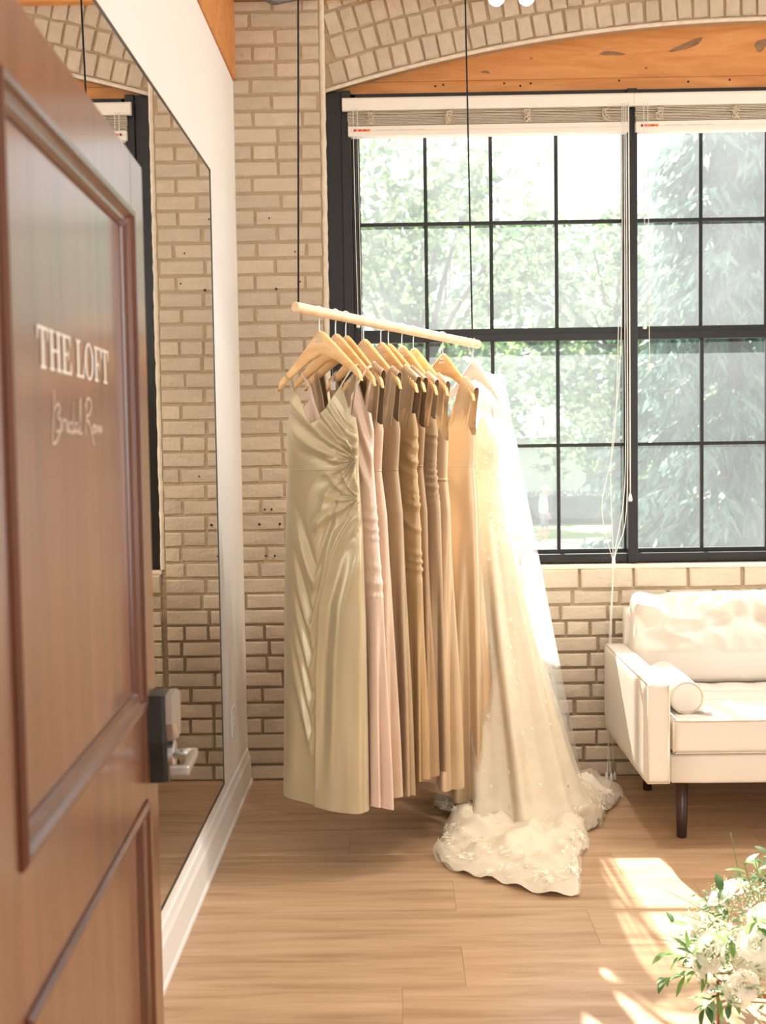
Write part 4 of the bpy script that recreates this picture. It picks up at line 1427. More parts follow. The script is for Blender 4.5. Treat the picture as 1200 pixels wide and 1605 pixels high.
# outer tulle layer a little larger
tl = wgrid[40:].copy()
cen = tl[:, :, :2].mean(1, keepdims=True)
dv = tl[:, :, :2] - cen
nrm = np.linalg.norm(dv, axis=2, keepdims=True)
ftl = np.linspace(0, 1, len(tl))[:, None, None]
tl[:, :, :2] = cen + dv * (1 + (0.02 + 0.02 * np.sin(7 * a)[None, :, None]) * ftl / 1.0 + 0.012 / np.maximum(nrm, 0.05))
tl[:, :, 2] += 0.012 * ftl[:, :, 0]
m = MB(); m.grid(tl, True)
m.build('tulle_overskirt', MT['tulle'], wg, True, fix=False)
# thin straps
for s in (-1, 1):
    xs_ = s * 0.178
    zs_ = pw.z + h_top(0.178) + 0.002
    x0 = s * 0.105
    pl = [(x0, -0.035, 1.585), (x0 * 0.6 + xs_ * 0.4, -0.028, 1.66), (xs_, -0.012, zs_), (xs_, 0.012, zs_), (x0, 0.03, 1.47)]
    pts = catmull([(q[0] * U[0] + q[1] * V[0], q[0] * U[1] + q[1] * V[1], q[2]) for q in pl], 6)
    b = MB()
    b.grid([[(q.x - 0.009 * U[0], q.y - 0.009 * U[1], q.z), (q.x, q.y, q.z + 0.001), (q.x + 0.009 * U[0], q.y + 0.009 * U[1], q.z)] for q in pts])
    b.build('strap', MT['lace'], wg, True, fix=False)
# lace motifs: little rosettes sewn on bodice, skirt and along the train
def rosette(mb, c, n_, r, rnd):
    n_ = Vector(n_).normalized()
    e1 = n_.cross(Vector((0.3, 0.5, 0.8))).normalized(); e2 = n_.cross(e1)
    c = Vector(c)
    P = rnd.randint(5, 7)
    o = len(mb.v)
    vs = [c + n_ * 0.004]
    for q in range(P * 2):
        rr = r * (1.0 if q % 2 == 0 else 0.5) * rnd.uniform(0.8, 1.15)
        t = 2 * PI * q / (P * 2)
        vs.append(c + e1 * rr * math.cos(t) + e2 * rr * math.sin(t) + n_ * rnd.uniform(0.001, 0.006))
    mb.add(vs, [(0, 1 + q, 1 + (q + 1) % (P * 2)) for q in range(P * 2)])
rl = random.Random(8)
lc = MB()
Rr, Cc = wgrid.shape[:2]
def gnorm(i, j):
    i = min(max(i, 1), Rr - 2)
    p1, p2 = wgrid[i + 1, j] - wgrid[i - 1, j], wgrid[i, (j + 1) % Cc] - wgrid[i, j - 1]
    n_ = np.cross(p2, p1)
    l_ = np.linalg.norm(n_)
    n_ = n_ / l_ if l_ > 1e-9 else np.array((0, 0, 1.0))
    ctr = wgrid[i].mean(0)
    if np.dot(n_, (wgrid[i, j] - ctr) * (1, 1, 0)) < 0 and i < NV:
        n_ = -n_
    if i >= NV and n_[2] < 0:
        n_ = -n_
    return n_
for i, cnt, r in [(4, 30, .010), (10, 34, .011), (17, 34, .011), (25, 30, .011), (34, 24, .011)]:
    for _ in range(cnt):
        j = rl.randrange(Cc); ii = i + rl.randint(-3, 3)
        rosette(lc, wgrid[ii, j] + gnorm(ii, j) * 0.003, gnorm(ii, j), r * rl.uniform(0.7, 1.2), rl)
for _ in range(170):
    j = rl.randrange(Cc); ii = rl.randint(40, NV - 4)
    rosette(lc, wgrid[ii, j] + gnorm(ii, j) * 0.016, gnorm(ii, j), rl.uniform(0.006, 0.014), rl)
tag(lc.build('lace_motifs', MT['lace'], wg, False, fix=False), None, None, None, 'stuff')
lt = MB()
for _ in range(950):
    j = rl.randrange(Cc); ii = Rr - 1 - int(abs(rl.gauss(0, 9)))
    if ii < NV: continue
    rosette(lt, wgrid[ii, j] + np.array((rl.uniform(-.008, .008), rl.uniform(-.008, .008), 0.018)), gnorm(ii, j) + np.array((rl.uniform(-.3, .3), rl.uniform(-.3, .3), 0)), rl.uniform(0.008, 0.020), rl)
tag(lt.build('lace_trim', MT['lace'], wg, False, fix=False), None, None, None, 'stuff')
tag(wg, 'ivory lace wedding gown with a train pooling on the floor', 'gown', 'gowns on the wooden rod')

# ------------------------------------------------------------------ veil on its clear hanger behind the gown
vp = Vector((0.348, 4.955, 0.0))
vh = empty('clear_hanger', (vp.x, vp.y, 1.775))
m = MB(); m.tube(catmull([(-0.10, 0.055, -0.055), (-0.05, 0.02, -0.006), (0.0, 0, 0.012), (0.05, -0.02, 0.0), (0.085, -0.045, -0.03), (0.10, -0.05, -0.07)], 6), 0.009, 8, flat=0.6)
m.build('hanger_body', MT['clear'], vh, True)
m = MB(); m.tube(catmull([(0, 0, 0.012), (-0.012, -0.01, 0.06), (-0.04, -0.045, 0.115), (-0.05, -0.06, 0.14), (-0.05, -0.075, 0.15)], 6), 0.0016, 6)
m.build('hook', MT['chrome'], vh, True)
tag(vh, 'clear plastic hanger behind the white hanger, carrying the veil', 'hanger', 'hangers on the wooden rod')
vl_ = empty('bridal_veil', (vp.x, vp.y, 0.0))
rows = []
NVR, NVC = 90, 90
# veil: an open curtain gathered at the hanger and spreading to the floor
topA, topB = np.array([-0.09, 0.05]), np.array([0.09, -0.05])
botA, botB = np.array([0.16, 0.0]), np.array([0.375, -0.22])
midC = np.array([0.30, -0.33])
s = np.linspace(0, 1, NVC)
for i in range(NVR):
    f = i / (NVR - 1)
    z = 1.76 + (0.10 - 1.76) * f
    e = f ** 0.95
    A_ = topA + (botA - topA) * e
    B_ = topB + (botB - topB) * e
    line = A_[None] * (1 - s)[:, None] + B_[None] * s[:, None]
    bulge = (midC - (botA + botB) / 2)[None] * (4 * s * (1 - s))[:, None] * e * 0.25
    fo = (0.006 + 0.022 * e) * np.cos(2 * PI * 7 * s + 1.2 * np.sin(3 * s)) + 0.006 * np.cos(2 * PI * 15 * s)
    P = line + bulge + np.stack([fo * 0.7, -fo * 0.7], -1)
    zz = np.full(NVC, z) - 0.012 * np.cos(2 * PI * 3 * s) * f
    rows.append(np.stack([P[:, 0], P[:, 1], zz], -1))
m = MB(); m.grid(np.array(rows)); m.build('veil_layer', MT['veil'], vl_, True, fix=False)
r2 = np.array(rows) * np.array([0.92, 0.92, 1.0]) + np.array([0.012, -0.02, 0.012])
m = MB(); m.grid(r2[:80]); m.build('veil_layer', MT['veil'], vl_, True, fix=False)
tag(vl_, 'sheer white tulle veil falling beside the wedding gown at the window', 'veil')

# ------------------------------------------------------------------ sofa
sofa = empty('leather_sofa', (0.893, 4.21, 0.0))
SLEN, SDEP = 2.05, 0.89
def soft_box(x0, x1, y0, y1, z0, z1, n=(30, 16, 8), disp=None, rnd=0.03, k=4.0):
    """Rounded pillow-like box as a displaced superellipsoid grid of a cube."""
    bm = bmesh.new()
    bmesh.ops.create_cube(bm, size=2.0)
    bmesh.ops.subdivide_edges(bm, edges=bm.edges[:], cuts=n[0], use_grid_fill=True)
    hx, hy, hz = (x1 - x0) / 2, (y1 - y0) / 2, (z1 - z0) / 2
    cx, cy, cz = (x0 + x1) / 2, (y0 + y1) / 2, (z0 + z1) / 2
    for v in bm.verts:
        p = v.co.copy()
        q = Vector((p.x * hx, p.y * hy, p.z * hz))
        inner = Vector((max(-hx + rnd, min(hx - rnd, q.x)), max(-hy + rnd, min(hy - rnd, q.y)), max(-hz + rnd, min(hz - rnd, q.z))))
        d = q - inner
        if d.length > 1e-9:
            q = inner + d.normalized() * min(d.length, rnd)
        if disp:
            q = q + disp(p, q)
        v.co = Vector((q.x + cx, q.y + cy, q.z + cz))
    return bm

def bm_obj(bm, name, mat, parent, smooth=True):
    me = bpy.data.meshes.new(name)
    bmesh.ops.recalc_face_normals(bm, faces=bm.faces)
    bm.to_mesh(me); bm.free()
    if smooth:
        me.polygons.foreach_set('use_smooth', [True] * len(me.polygons))
    me.materials.append(mat)
    o = bpy.data.objects.new(name, me)
    COL.objects.link(o); o.parent = parent
    return o

AW = 0.092
for x0 in (0.0, SLEN - AW):
    arm = bm_obj(soft_box(x0, x0 + AW, 0.0, SDEP - 0.02, 0.243, 0.616, (14, 0, 0), None, 0.012), 'armrest', MT['leather'], sofa)
    pp = MB()
    for yy in (-0.001,):
        pp.tube([(x0 + 0.008, yy, 0.25), (x0 + 0.008, yy, 0.609), (x0 + AW - 0.008, yy, 0.609), (x0 + AW - 0.008, yy, 0.25), (x0 + 0.008, yy, 0.25)], 0.0028, 6)
    pp.tube([(x0 + 0.004, 0.004, 0.615), (x0 + 0.004, SDEP - 0.04, 0.615)], 0.0025, 6)
    pp.build('piping', MT['piping'], arm, True)
base = bm_obj(soft_box(AW, SLEN - AW, 0.006, SDEP - 0.02, 0.243, 0.352, (14, 0, 0), None, 0.012), 'base_rail', MT['leather'], sofa)
back = bm_obj(soft_box(0.085, SLEN - 0.085, SDEP - 0.075, SDEP, 0.26, 0.775, (14, 0, 0), None, 0.02), 'back_frame', MT['leather'], sofa)
def seat_disp(p, q):
    if p.z > 0.6:
        u = (q.x / 0.155); v_ = (q.y / 0.155)
        s = abs(math.sin(PI * u / 1.0)) ** 0.5 * abs(math.sin(PI * (v_ + 0.35))) ** 0.5
        edge = min(1.0, (1 - abs(p.x)) * 12) * min(1.0, (1 - abs(p.y)) * 6)
        return Vector((0, 0, (0.012 * (s - 0.6)) * edge))
    return Vector((0, 0, 0))
seat = bm_obj(soft_box(AW + 0.004, SLEN - AW - 0.004, 0.0, SDEP - 0.08, 0.354, 0.483, (70, 0, 0), seat_disp, 0.022), 'seat_cushion', MT['leather'], sofa)
pp = MB()
for zz in (0.359, 0.476):
    pp.tube([(AW + 0.012, -0.0005, zz), (SLEN - AW - 0.012, -0.0005, zz)], 0.003, 6)
pp.tube([(AW + 0.007, -0.0005, 0.362), (AW + 0.007, -0.0005, 0.473)], 0.003, 6)
pp.build('piping', MT['piping'], seat, True)
rc = random.Random(12)
import mathutils
def back_disp(p, q):
    P_ = mathutils.noise
    n1 = P_.noise(Vector((q.x * 5.0, q.z * 7.0, 1.7)))
    n2 = 1 - abs(P_.noise(Vector((q.x * 9.0 + q.z * 6, q.z * 9.0 - q.x * 4, 5.2)))) * 2
    topw = max(0.0, min(1.0, (p.z + 0.25) / 0.9))
    belly = (1 - p.z * p.z) * (1 - (abs(p.x)) ** 6)
    fr = 1.0 if p.y < 0 else 0.4
    d = Vector((0, 0, 0))
    d.y -= fr * (0.035 * belly + topw * (0.040 * n1 + 0.055 * n2))
    d.z += topw * (0.024 * P_.noise(Vector((q.x * 6.5, 2.2, q.y * 5))) + 0.010 * n2) * (1 if p.z > 0.7 else 0.3)
    d.x += 0.012 * topw * P_.noise(Vector((q.z * 12, q.y * 9, 3)))
    return d
BL = SLEN - 2 * 0.10
for i in range(2):
    xa = 0.088 + i * (SLEN - 0.176) / 2
    cush = bm_obj(soft_box(xa + 0.003, xa + (SLEN - 0.176) / 2 - 0.003, SDEP - 0.265, SDEP - 0.078, 0.478, 0.845, (60, 0, 0), back_disp, 0.05), 'back_cushion', MT['leather'], sofa)
def bolster(x):
    m = MB()
    R = 0.062
    prof = [(0.0, 0.004), (R - 0.012, 0.0), (R - 0.003, 0.006), (R, 0.018), (R + 0.001, 0.2), (R, 0.40), (R - 0.003, 0.412), (R - 0.012, 0.418), (0.001, 0.414)]
    n = 36
    vs = [(x + r * math.cos(2 * PI * k / n), 0.075 + yv, 0.482 + R + r * math.sin(2 * PI * k / n)) for r, yv in prof for k in range(n)]
    m.add(vs, [(i * n + k, i * n + (k + 1) % n, (i + 1) * n + (k + 1) % n, (i + 1) * n + k) for i in range(len(prof) - 1) for k in range(n)])
    o = empty('bolster_cushion', (sofa.location.x, sofa.location.y, 0))
    m.build('cushion_roll', MT['leather'], o, True)
    pi_ = MB()
    pi_.tube([(x + (R - 0.004) * math.cos(2 * PI * k / 40), 0.079, 0.482 + R + (R - 0.004) * math.sin(2 * PI * k / 40)) for k in range(41)], 0.0035, 6)
    pi_.build('piping', MT['piping'], o, True)
    fl = MB()
    fl.grid([[(x - 0.04 + 0.13 * u + 0.012 * v, 0.066 + 0.02 * v + 0.06 * u * v, 0.489 + 0.016 * math.sin(PI * u) * (1 - v) * 0.6 + 0.003) for u in np.linspace(0, 1, 10)] for v in np.linspace(0, 1, 5)])
    fl.build('end_flap', MT['leather'], o, True)
    return o
tag(bolster(AW + 0.075), 'round white leather bolster against the sofa armrest', 'cushion')
for (lx, ly) in ((0.165, 0.15), (SLEN - 0.165, 0.15), (0.165, SDEP - 0.14), (SLEN - 0.165, SDEP - 0.14)):
    m = MB(); m.lathe([(0.017, 0.0), (0.019, 0.004), (0.025, 0.244)], (lx, ly, 0.0), 18)
    m.build('leg', MT['dark_leg'], sofa, True)
tag(sofa, 'white leather sofa with dark tapered legs under the window', 'sofa')

# ------------------------------------------------------------------ flower arrangement on a low wire stand
FX, FY = 0.925, 2.93
st = empty('wire_stand', (FX, FY, 0))
for q in range(2):
    m = MB(); zz = 0.140 if q == 0 else 0.01
    m.tube([(0.135 * math.cos(2 * PI * k / 40), 0.135 * math.sin(2 * PI * k / 40), zz) for k in range(41)], 0.004, 8)
    m.build('ring', MT['copper'], st, True)
for q in range(4):
    t_ = PI + 0.25 + q * PI / 2
    m = MB(); m.tube([(0.135 * math.cos(t_), 0.135 * math.sin(t_), 0.0), (0.135 * math.cos(t_), 0.135 * math.sin(t_), 0.142)], 0.004, 8)
    m.build('leg', MT['copper'], st, True)
m = MB(); m.tube([(-0.135, 0, 0.137), (0.135, 0, 0.137)], 0.003, 6); m.tube([(0, -0.135, 0.137), (0, 0.135, 0.137)], 0.003, 6)
m.build('cross_wire', MT['copper'], st, True)
tag(st, 'low copper wire stand under the white flowers', 'stand')
fa = empty('flower_arrangement', (FX, FY, 0.142))
m = MB(); m.lathe([(0.07, 0.0), (0.085, 0.01), (0.095, 0.07), (0.09, 0.075), (0.08, 0.07)], (0, 0, 0), 24)
m.build('bowl', MT['white_wood'], fa, True)
rf = random.Random(21)
def leaf_mesh(name, L, Wd, mat, fold=0.25, bend=0.3):
    rows = []
    n = 6
    for i in range(n + 1):
        t = i / n
        w = Wd * math.sin(PI * min(1, t * 0.97 + 0.015)) ** 0.8 * (1 - 0.25 * t)
        z = -bend * L * t * t
        rows.append([(L * t, -w, z + fold * w), (L * t, 0, z), (L * t, w, z + fold * w)])
    mm = MB(); mm.grid(rows)
    me = bpy.data.meshes.new(name)
    me.from_pydata(mm.v, [], mm.f)
    me.polygons.foreach_set('use_smooth', [True] * len(me.polygons))
    me.materials.append(mat)
    return me
LEAVES = [leaf_mesh('leaf', 0.036, 0.0085, MT['leafA']), leaf_mesh('leaf', 0.030, 0.0095, MT['leafB']), leaf_mesh('leaf', 0.034, 0.009, MT['leafC']), leaf_mesh('leaf', 0.044, 0.006, MT['leafA'], 0.1, 0.15), leaf_mesh('leaf', 0.026, 0.008, MT['leafC'], 0.3, 0.4)]
CZ = 0.075     # centre of the dome above the bowl
def dome(th, ph, r=1.0):
    return Vector((0.195 * r * math.cos(th) * math.cos(ph), 0.195 * r * math.sin(th) * math.cos(ph), CZ + 0.15 * r * math.sin(ph)))
# sprigs: stem with paired leaves
stems = MB()
nleaf = 0
sprigs = []
for q in range(46):
    th, ph = rf.uniform(0, 2 * PI), rf.uniform(-0.8, 1.35)
    sprigs.append((th, ph, rf.uniform(0.02, 0.075)))
sprigs += [(PI * 0.80, 0.35, 0.085), (PI * 1.02, 0.02, 0.07), (PI * 1.05, -0.35, 0.06), (PI * 0.62, 1.02, 0.11), (PI * 0.9, 0.7, 0.06), (PI * 0.4, 1.2, 0.07), (PI * 1.25, -0.1, 0.06), (PI * 1.1, 0.5, 0.06)]
for (th, ph, ex) in sprigs:
    p0 = dome(th, ph, 0.55)
    p1 = dome(th, ph, 1.0)
    dr = (p1 - Vector((0, 0, CZ * 0.4))).normalized()
    p2 = p1 + dr * ex + Vector((rf.uniform(-.02, .02), rf.uniform(-.02, .02), rf.uniform(-.01, .03)))
    pts = catmull([p0, p1, p2], 5)
    stems.tube(pts, 0.0011, 5)
    n = len(pts)
    for i in range(3, n, 1 if ex > 0.055 else 2):
        for s in (-1, 1):
            if nleaf >= 290 or rf.random() < 0.18:
                continue
            d = (pts[min(i + 1, n - 1)] - pts[max(i - 1, 0)]).normalized()
            side = d.cross(Vector((rf.uniform(-1, 1), rf.uniform(-1, 1), rf.uniform(-1, 1)))).normalized() * s
            v = (d * 0.55 + side * 0.75).normalized()
            me = LEAVES[rf.choice((0, 1, 2, 3, 4, 0, 3))]
            o = inst('leaf', me, fa, pts[i], v.to_track_quat('X', 'Z').to_euler(), (rf.uniform(0.95, 1.5),) * 3)
            nleaf += 1
stems.build('stems', MT['stem'], fa, True)
# white roses built of overlapping cupped petals
def rose_mesh(seed):
    r = random.Random(seed)
    mm = MB()
    for ringi, (n, R, zc, tilt, Ls) in enumerate(((3, 0.006, 0.006, 0.15, 0.022), (5, 0.012, 0.004, 0.4, 0.026), (6, 0.019, 0.0, 0.75, 0.028), (7, 0.025, -0.006, 1.1, 0.030))):
        for k in range(n):
            t0 = 2 * PI * (k + 0.5 * ringi) / n + r.uniform(-0.15, 0.15)
            rows = []
            for i in range(5):
                f = i / 4
                rad = R + Ls * f * math.sin(tilt) * (0.55 + 0.6 * f)
                z = zc - 0.012 + Ls * f * math.cos(tilt * 0.75) - 0.006 * f * f * ringi * 0.6
                hw_ = (0.95 * PI / n) * (1.1 if ringi else 1.6) * (0.55 + 0.9 * math.sin(PI * (0.15 + 0.6 * f)))
                rows.append([((rad + 0.002 * abs(u) * ringi) * math.cos(t0 + u * hw_), (rad + 0.002 * abs(u) * ringi) * math.sin(t0 + u * hw_), z - 0.004 * u * u * f) for u in (-1, -0.5, 0, 0.5, 1)])
            mm.grid(rows)
    me = bpy.data.meshes.new('rose')
    me.from_pydata(mm.v, [], mm.f)
    me.polygons.foreach_set('use_smooth', [True] * len(me.polygons))
    me.materials.append(MT['petal'])
    return me
ROSES = [rose_mesh(1), rose_mesh(2)]
for (th, ph) in ((PI * 1.0, 0.35), (PI * 1.15, 0.12), (PI * 1.35, 0.45), (PI * 0.95, 0.95), (PI * 1.5, 0.05), (PI * 1.32, -0.25), (PI * 0.6, 0.6), (PI * 1.55, 0.9), (PI * 1.8, 0.4), (PI * 0.3, 0.3), (PI * 0.1, 0.8), (PI * 1.7, -0.1), (PI * 1.08, -0.18), (PI * 1.42, 0.82), (PI * 1.25, -0.6), (PI * 1.5, -0.5), (PI * 1.0, -0.5)):
    p = dome(th, ph, 1.0)
    nrm_ = (p - Vector((0, 0, CZ * 0.3))).normalized()
    inst('rose', rf.choice(ROSES), fa, p, nrm_.to_track_quat('Z', 'Y').to_euler(), (rf.uniform(0.6, 0.95),) * 3)
# tiny filler blossoms and fine sprays: too many to count
fb = MB(); fs_ = MB()
for q in range(2600):
    th, ph = rf.uniform(0, 2 * PI), math.asin(rf.uniform(-0.75, 1.0))
    r = rf.uniform(0.72, 1.12)
    p = dome(th, ph, r)
    n_ = Vector((rf.uniform(-1, 1), rf.uniform(-1, 1), rf.uniform(-0.2, 1))).normalized()
    e1 = n_.cross(Vector((0.2, 0.9, 0.4))).normalized(); e2 = n_.cross(e1)
    s = rf.uniform(0.0018, 0.0042)
    if rf.random() < 0.42:
        fb.add([p + n_ * s * 0.6] + [p + (e1 * math.cos(2 * PI * k / 5) + e2 * math.sin(2 * PI * k / 5)) * s for k in range(5)], [(0, 1 + k, 1 + (k + 1) % 5) for k in range(5)])
    else:
        s *= 3.2
        fs_.add([p - e1 * s, p + e2 * s * 0.28, p + e1 * s + n_ * s * 0.3, p - e2 * s * 0.28], [(0, 1, 2, 3)])
tag(fb.build('filler_blossom', MT['bud'], fa, fix=False), None, None, None, 'stuff')
tag(fs_.build('fine_greenery', MT['leafB'], fa, fix=False), None, None, None, 'stuff')
tag(fa, 'white roses and mixed greenery in a low round arrangement', 'flowers')

# ------------------------------------------------------------------ outside
GZ = -1.70
lawn = struct(boxobj('lawn', -60, 80, 37.6, 130, GZ - 0.3, GZ, MT['lawn']), 'sunlit lawn across the street', 'lawn')
struct(boxobj('street_ground', -60, 80, 5.9, 34.6, GZ - 0.3, GZ - 0.06, MT['asphalt']), 'grey street below the windows', 'street')
walk = struct(boxobj('sidewalk', -60, 80, 34.6, 37.6, GZ - 0.3, GZ - 0.01, MT['pavement']), 'pale sidewalk along the lawn', 'sidewalk')

def leaf_cloud(mb, centres, n, size, rnd, droop=0.0):
    for _ in range(n):
        c, R = rnd.choice(centres)
        while True:
            d = Vector((rnd.uniform(-1, 1), rnd.uniform(-1, 1), rnd.uniform(-1, 1)))
            if d.length < 1: break
        p = Vector(c) + d * R
        e1 = Vector((rnd.gauss(0, 1), rnd.gauss(0, 1), rnd.gauss(0, 0.7) - droop)).normalized()
        e2 = e1.cross(Vector((rnd.gauss(0, 1), rnd.gauss(0, 1), rnd.gauss(0, 1)))).normalized()
        s = size * rnd.uniform(0.6, 1.35)
        n_ = e1.cross(e2)
        mb.add([p - e1 * s, p + e2 * s * 0.55 + n_ * s * 0.12, p + e1 * s, p - e2 * s * 0.55 + n_ * s * 0.12], [(0, 1, 2, 3)])

def broad_tree(x, y, h, rx, rz, zc, nl, size, mat, label, seed, ncl=70):
    rnd = random.Random(seed)
    t = empty('broadleaf_tree', (x, y, GZ))
    tr = MB()
    tr.tube(catmull([(0, 0, -0.1), (0.1, 0, h * 0.25), (-0.1, 0.1, h * 0.5), (0.1, 0, h * 0.8)], 5), [0.24, 0.22, 0.2, 0.19, 0.18, 0.17, 0.16, 0.15, 0.14, 0.12, 0.11, 0.1, 0.09, 0.07, 0.06, 0.05][:16], 10)
    cl = []
    for k in range(ncl):
        while True:
            d = Vector((rnd.uniform(-1, 1), rnd.uniform(-1, 1), rnd.uniform(-1, 1)))
            if 0.25 < d.length < 1: break
        c = (d.x * rx, d.y * rx * 0.8, zc - GZ + d.z * rz)
        cl.append((c, rnd.uniform(0.5, 1.15)))
        if k % 4 == 0:
            tr.tube(catmull([(0, 0, h * rnd.uniform(0.3, 0.6)), (c[0] * 0.5, c[1] * 0.5, (c[2] + h * 0.45) / 2 + 0.3), c], 4), [0.09, 0.08, 0.07, 0.06, 0.05, 0.045, 0.04, 0.03, 0.02], 6)
    tr.build('trunk', MT['bark'], t, True)
    lm = MB(); leaf_cloud(lm, cl, nl, size, rnd)
    tag(lm.build('foliage', mat, t, fix=False), None, None, None, 'stuff')
    return tag(t, label, 'tree', 'trees outside the window')

broad_tree(0.4, 24.5, 9, 3.2, 3.6, 4.6, 5000, 0.14, MT['tree1'], 'leafy tree seen through the window just past the pier', 31)
broad_tree(6.4, 34, 10, 4.2, 4.4, 4.6, 7500, 0.15, MT['tree2'], 'broad green tree standing behind the walking man', 32)
broad_tree(10.2, 43.5, 11, 4.0, 5.0, 4.2, 8000, 0.16, MT['tree1'], 'tall tree reaching behind the middle window post', 33)
broad_tree(2.2, 50, 13, 6.0, 5.0, 6.5, 7000, 0.24, MT['tree2'], 'distant tree rising over the house roof', 34)
broad_tree(21.5, 56, 12, 5.5, 6.0, 5.5, 8000, 0.22, MT['tree1'], 'distant tree past the drooping spruce', 35)

def spruce(x, y, h, rb_, label, seed):
    rnd = random.Random(seed)
    t = empty('spruce_tree', (x, y, GZ))
    tr = MB(); tr.tube([(0, 0, 0), (0, 0, h * 0.5), (0, 0, h)], [0.3, 0.18, 0.03], 10)
    nd = MB()
    nb = 150
    for k in range(nb):
        f = (k + rnd.random()) / nb
        z = 0.5 + (h - 0.8) * f
        L = rb_ * (1 - f) ** 0.75 * rnd.uniform(0.75, 1.12) + 0.25
        th = k * 2.399 + rnd.uniform(-0.3, 0.3)
        dx, dy_ = math.cos(th), math.sin(th)
        pts = catmull([(0, 0, z), (dx * L * 0.35, dy_ * L * 0.35, z - 0.02 * L), (dx * L * 0.7, dy_ * L * 0.7, z - 0.22 * L), (dx * L, dy_ * L, z - 0.30 * L)], 5)
        tr.tube(pts, [0.035 * (1 - i / len(pts)) + 0.006 for i in range(len(pts))], 5)
        for i, p in enumerate(pts):
            if i < 2: continue
            for s in range(7):
                ln = rnd.uniform(0.25, 0.6) * (0.6 + 0.6 * math.sin(PI * i / len(pts)))
                d = Vector((dx * 0.45 + rnd.gauss(0, 0.35), dy_ * 0.45 + rnd.gauss(0, 0.35), -rnd.uniform(0.4, 1.1))).normalized()
                e2 = d.cross(Vector((rnd.gauss(0, 1), rnd.gauss(0, 1), rnd.gauss(0, 1)))).normalized()
                q = p + Vector((rnd.gauss(0, 0.09), rnd.gauss(0, 0.09), rnd.gauss(0, 0.04)))
                w = rnd.uniform(0.03, 0.06)
                nd.add([q, q + d * ln * 0.45 + e2 * w, q + d * ln, q + d * ln * 0.45 - e2 * w], [(0, 1, 2, 3)])
    tr.build('trunk', MT['bark'], t, True)
    tag(nd.build('needles', MT['needles'], t, fix=False), None, None, None, 'stuff')
    return tag(t, label, 'tree', 'trees outside the window')
spruce(5.6, 19.5, 11.5, 2.3, 'drooping blue green spruce outside the sofa window', 41)
spruce(9.6, 26, 13, 2.8, 'second spruce standing farther back past the drooping one', 42)

# hedge, house, power lines
hd = empty('clipped_hedge', (8.0, 45.0, GZ))
core = MB(); core.box(-16, 16, -0.45, 0.45, 0, 1.05)
core.build('hedge_core', MT['hedge'], hd)
hr = random.Random(6); hl = MB()
for _ in range(5000):
    p = Vector((hr.uniform(-16, 16), hr.choice((-0.5, -0.5, hr.uniform(-.5, .5))) + hr.uniform(-.06, .06), hr.uniform(0, 1.2)))
    if p.y > -0.42: p.z = hr.uniform(1.0, 1.22)
    e1 = Vector((hr.gauss(0, 1), hr.gauss(0, 1), hr.gauss(0, 1))).normalized(); e2 = e1.cross(Vector((hr.gauss(0, 1), hr.gauss(0, 1), hr.gauss(0, 1)))).normalized()
    s = 0.09 * hr.uniform(0.6, 1.3)
    hl.add([p - e1 * s, p + e2 * s * 0.5, p + e1 * s, p - e2 * s * 0.5], [(0, 1, 2, 3)])
tag(hl.build('leaves', MT['hedge'], hd, fix=False), None, None, None, 'stuff')
tag(hd, 'long low grey green hedge at the back of the lawn', 'hedge')
hs_ = empty('house', (6.5, 52.0, GZ))
wl_ = boxobj('wall', -5.5, 5.5, 0, 7, 0, 3.4, MT['siding'], hs_)
for q in range(14):
    boxobj('siding_board', -5.52, 5.52, -0.03, 0.0, 0.1 + q * 0.235, 0.1 + q * 0.235 + 0.215, MT['siding'], wl_)
rfm = MB()
rfm.add([(-6, -0.6, 3.3), (6, -0.6, 3.3), (6, 3.5, 5.2), (-6, 3.5, 5.2), (6, 7.6, 3.3), (-6, 7.6, 3.3), (-6, -0.6, 3.2), (6, -0.6, 3.2)], [(0, 1, 2, 3), (3, 2, 4, 5), (6, 7, 1, 0), (0, 3, 5), (1, 4, 2)])
rfm.build('roof', MT['shingle'], hs_)
for wx_ in (-3.2, 2.4):
    wn = boxobj('window', wx_ - 0.6, wx_ + 0.6, -0.07, -0.02, 1.1, 2.4, MT['siding'], hs_)
    boxobj('pane', wx_ - 0.5, wx_ + 0.5, -0.08, -0.06, 1.2, 2.3, MT['asphalt'], wn)
tag(hs_, 'pale sided house behind the hedge', 'house')
pl_ = empty('power_line', (12.0, 62.0, GZ))
m = MB(); m.tube([(8, 0, 0), (8, 0, 13.8)], [0.16, 0.11], 10); m.build('pole', MT['bark'], pl_, True)
for zz in (10.5, 12.0, 13.2):
    m = MB(); m.tube([(-40 + 48 * i / 24, 0, zz - 0.8 * 4 * (i / 24) * (1 - i / 24)) for i in range(25)], 0.022, 5); m.build('wire', MT['cord'], pl_, True)
tag(pl_, 'thin dark power lines strung behind the trees', 'power line')

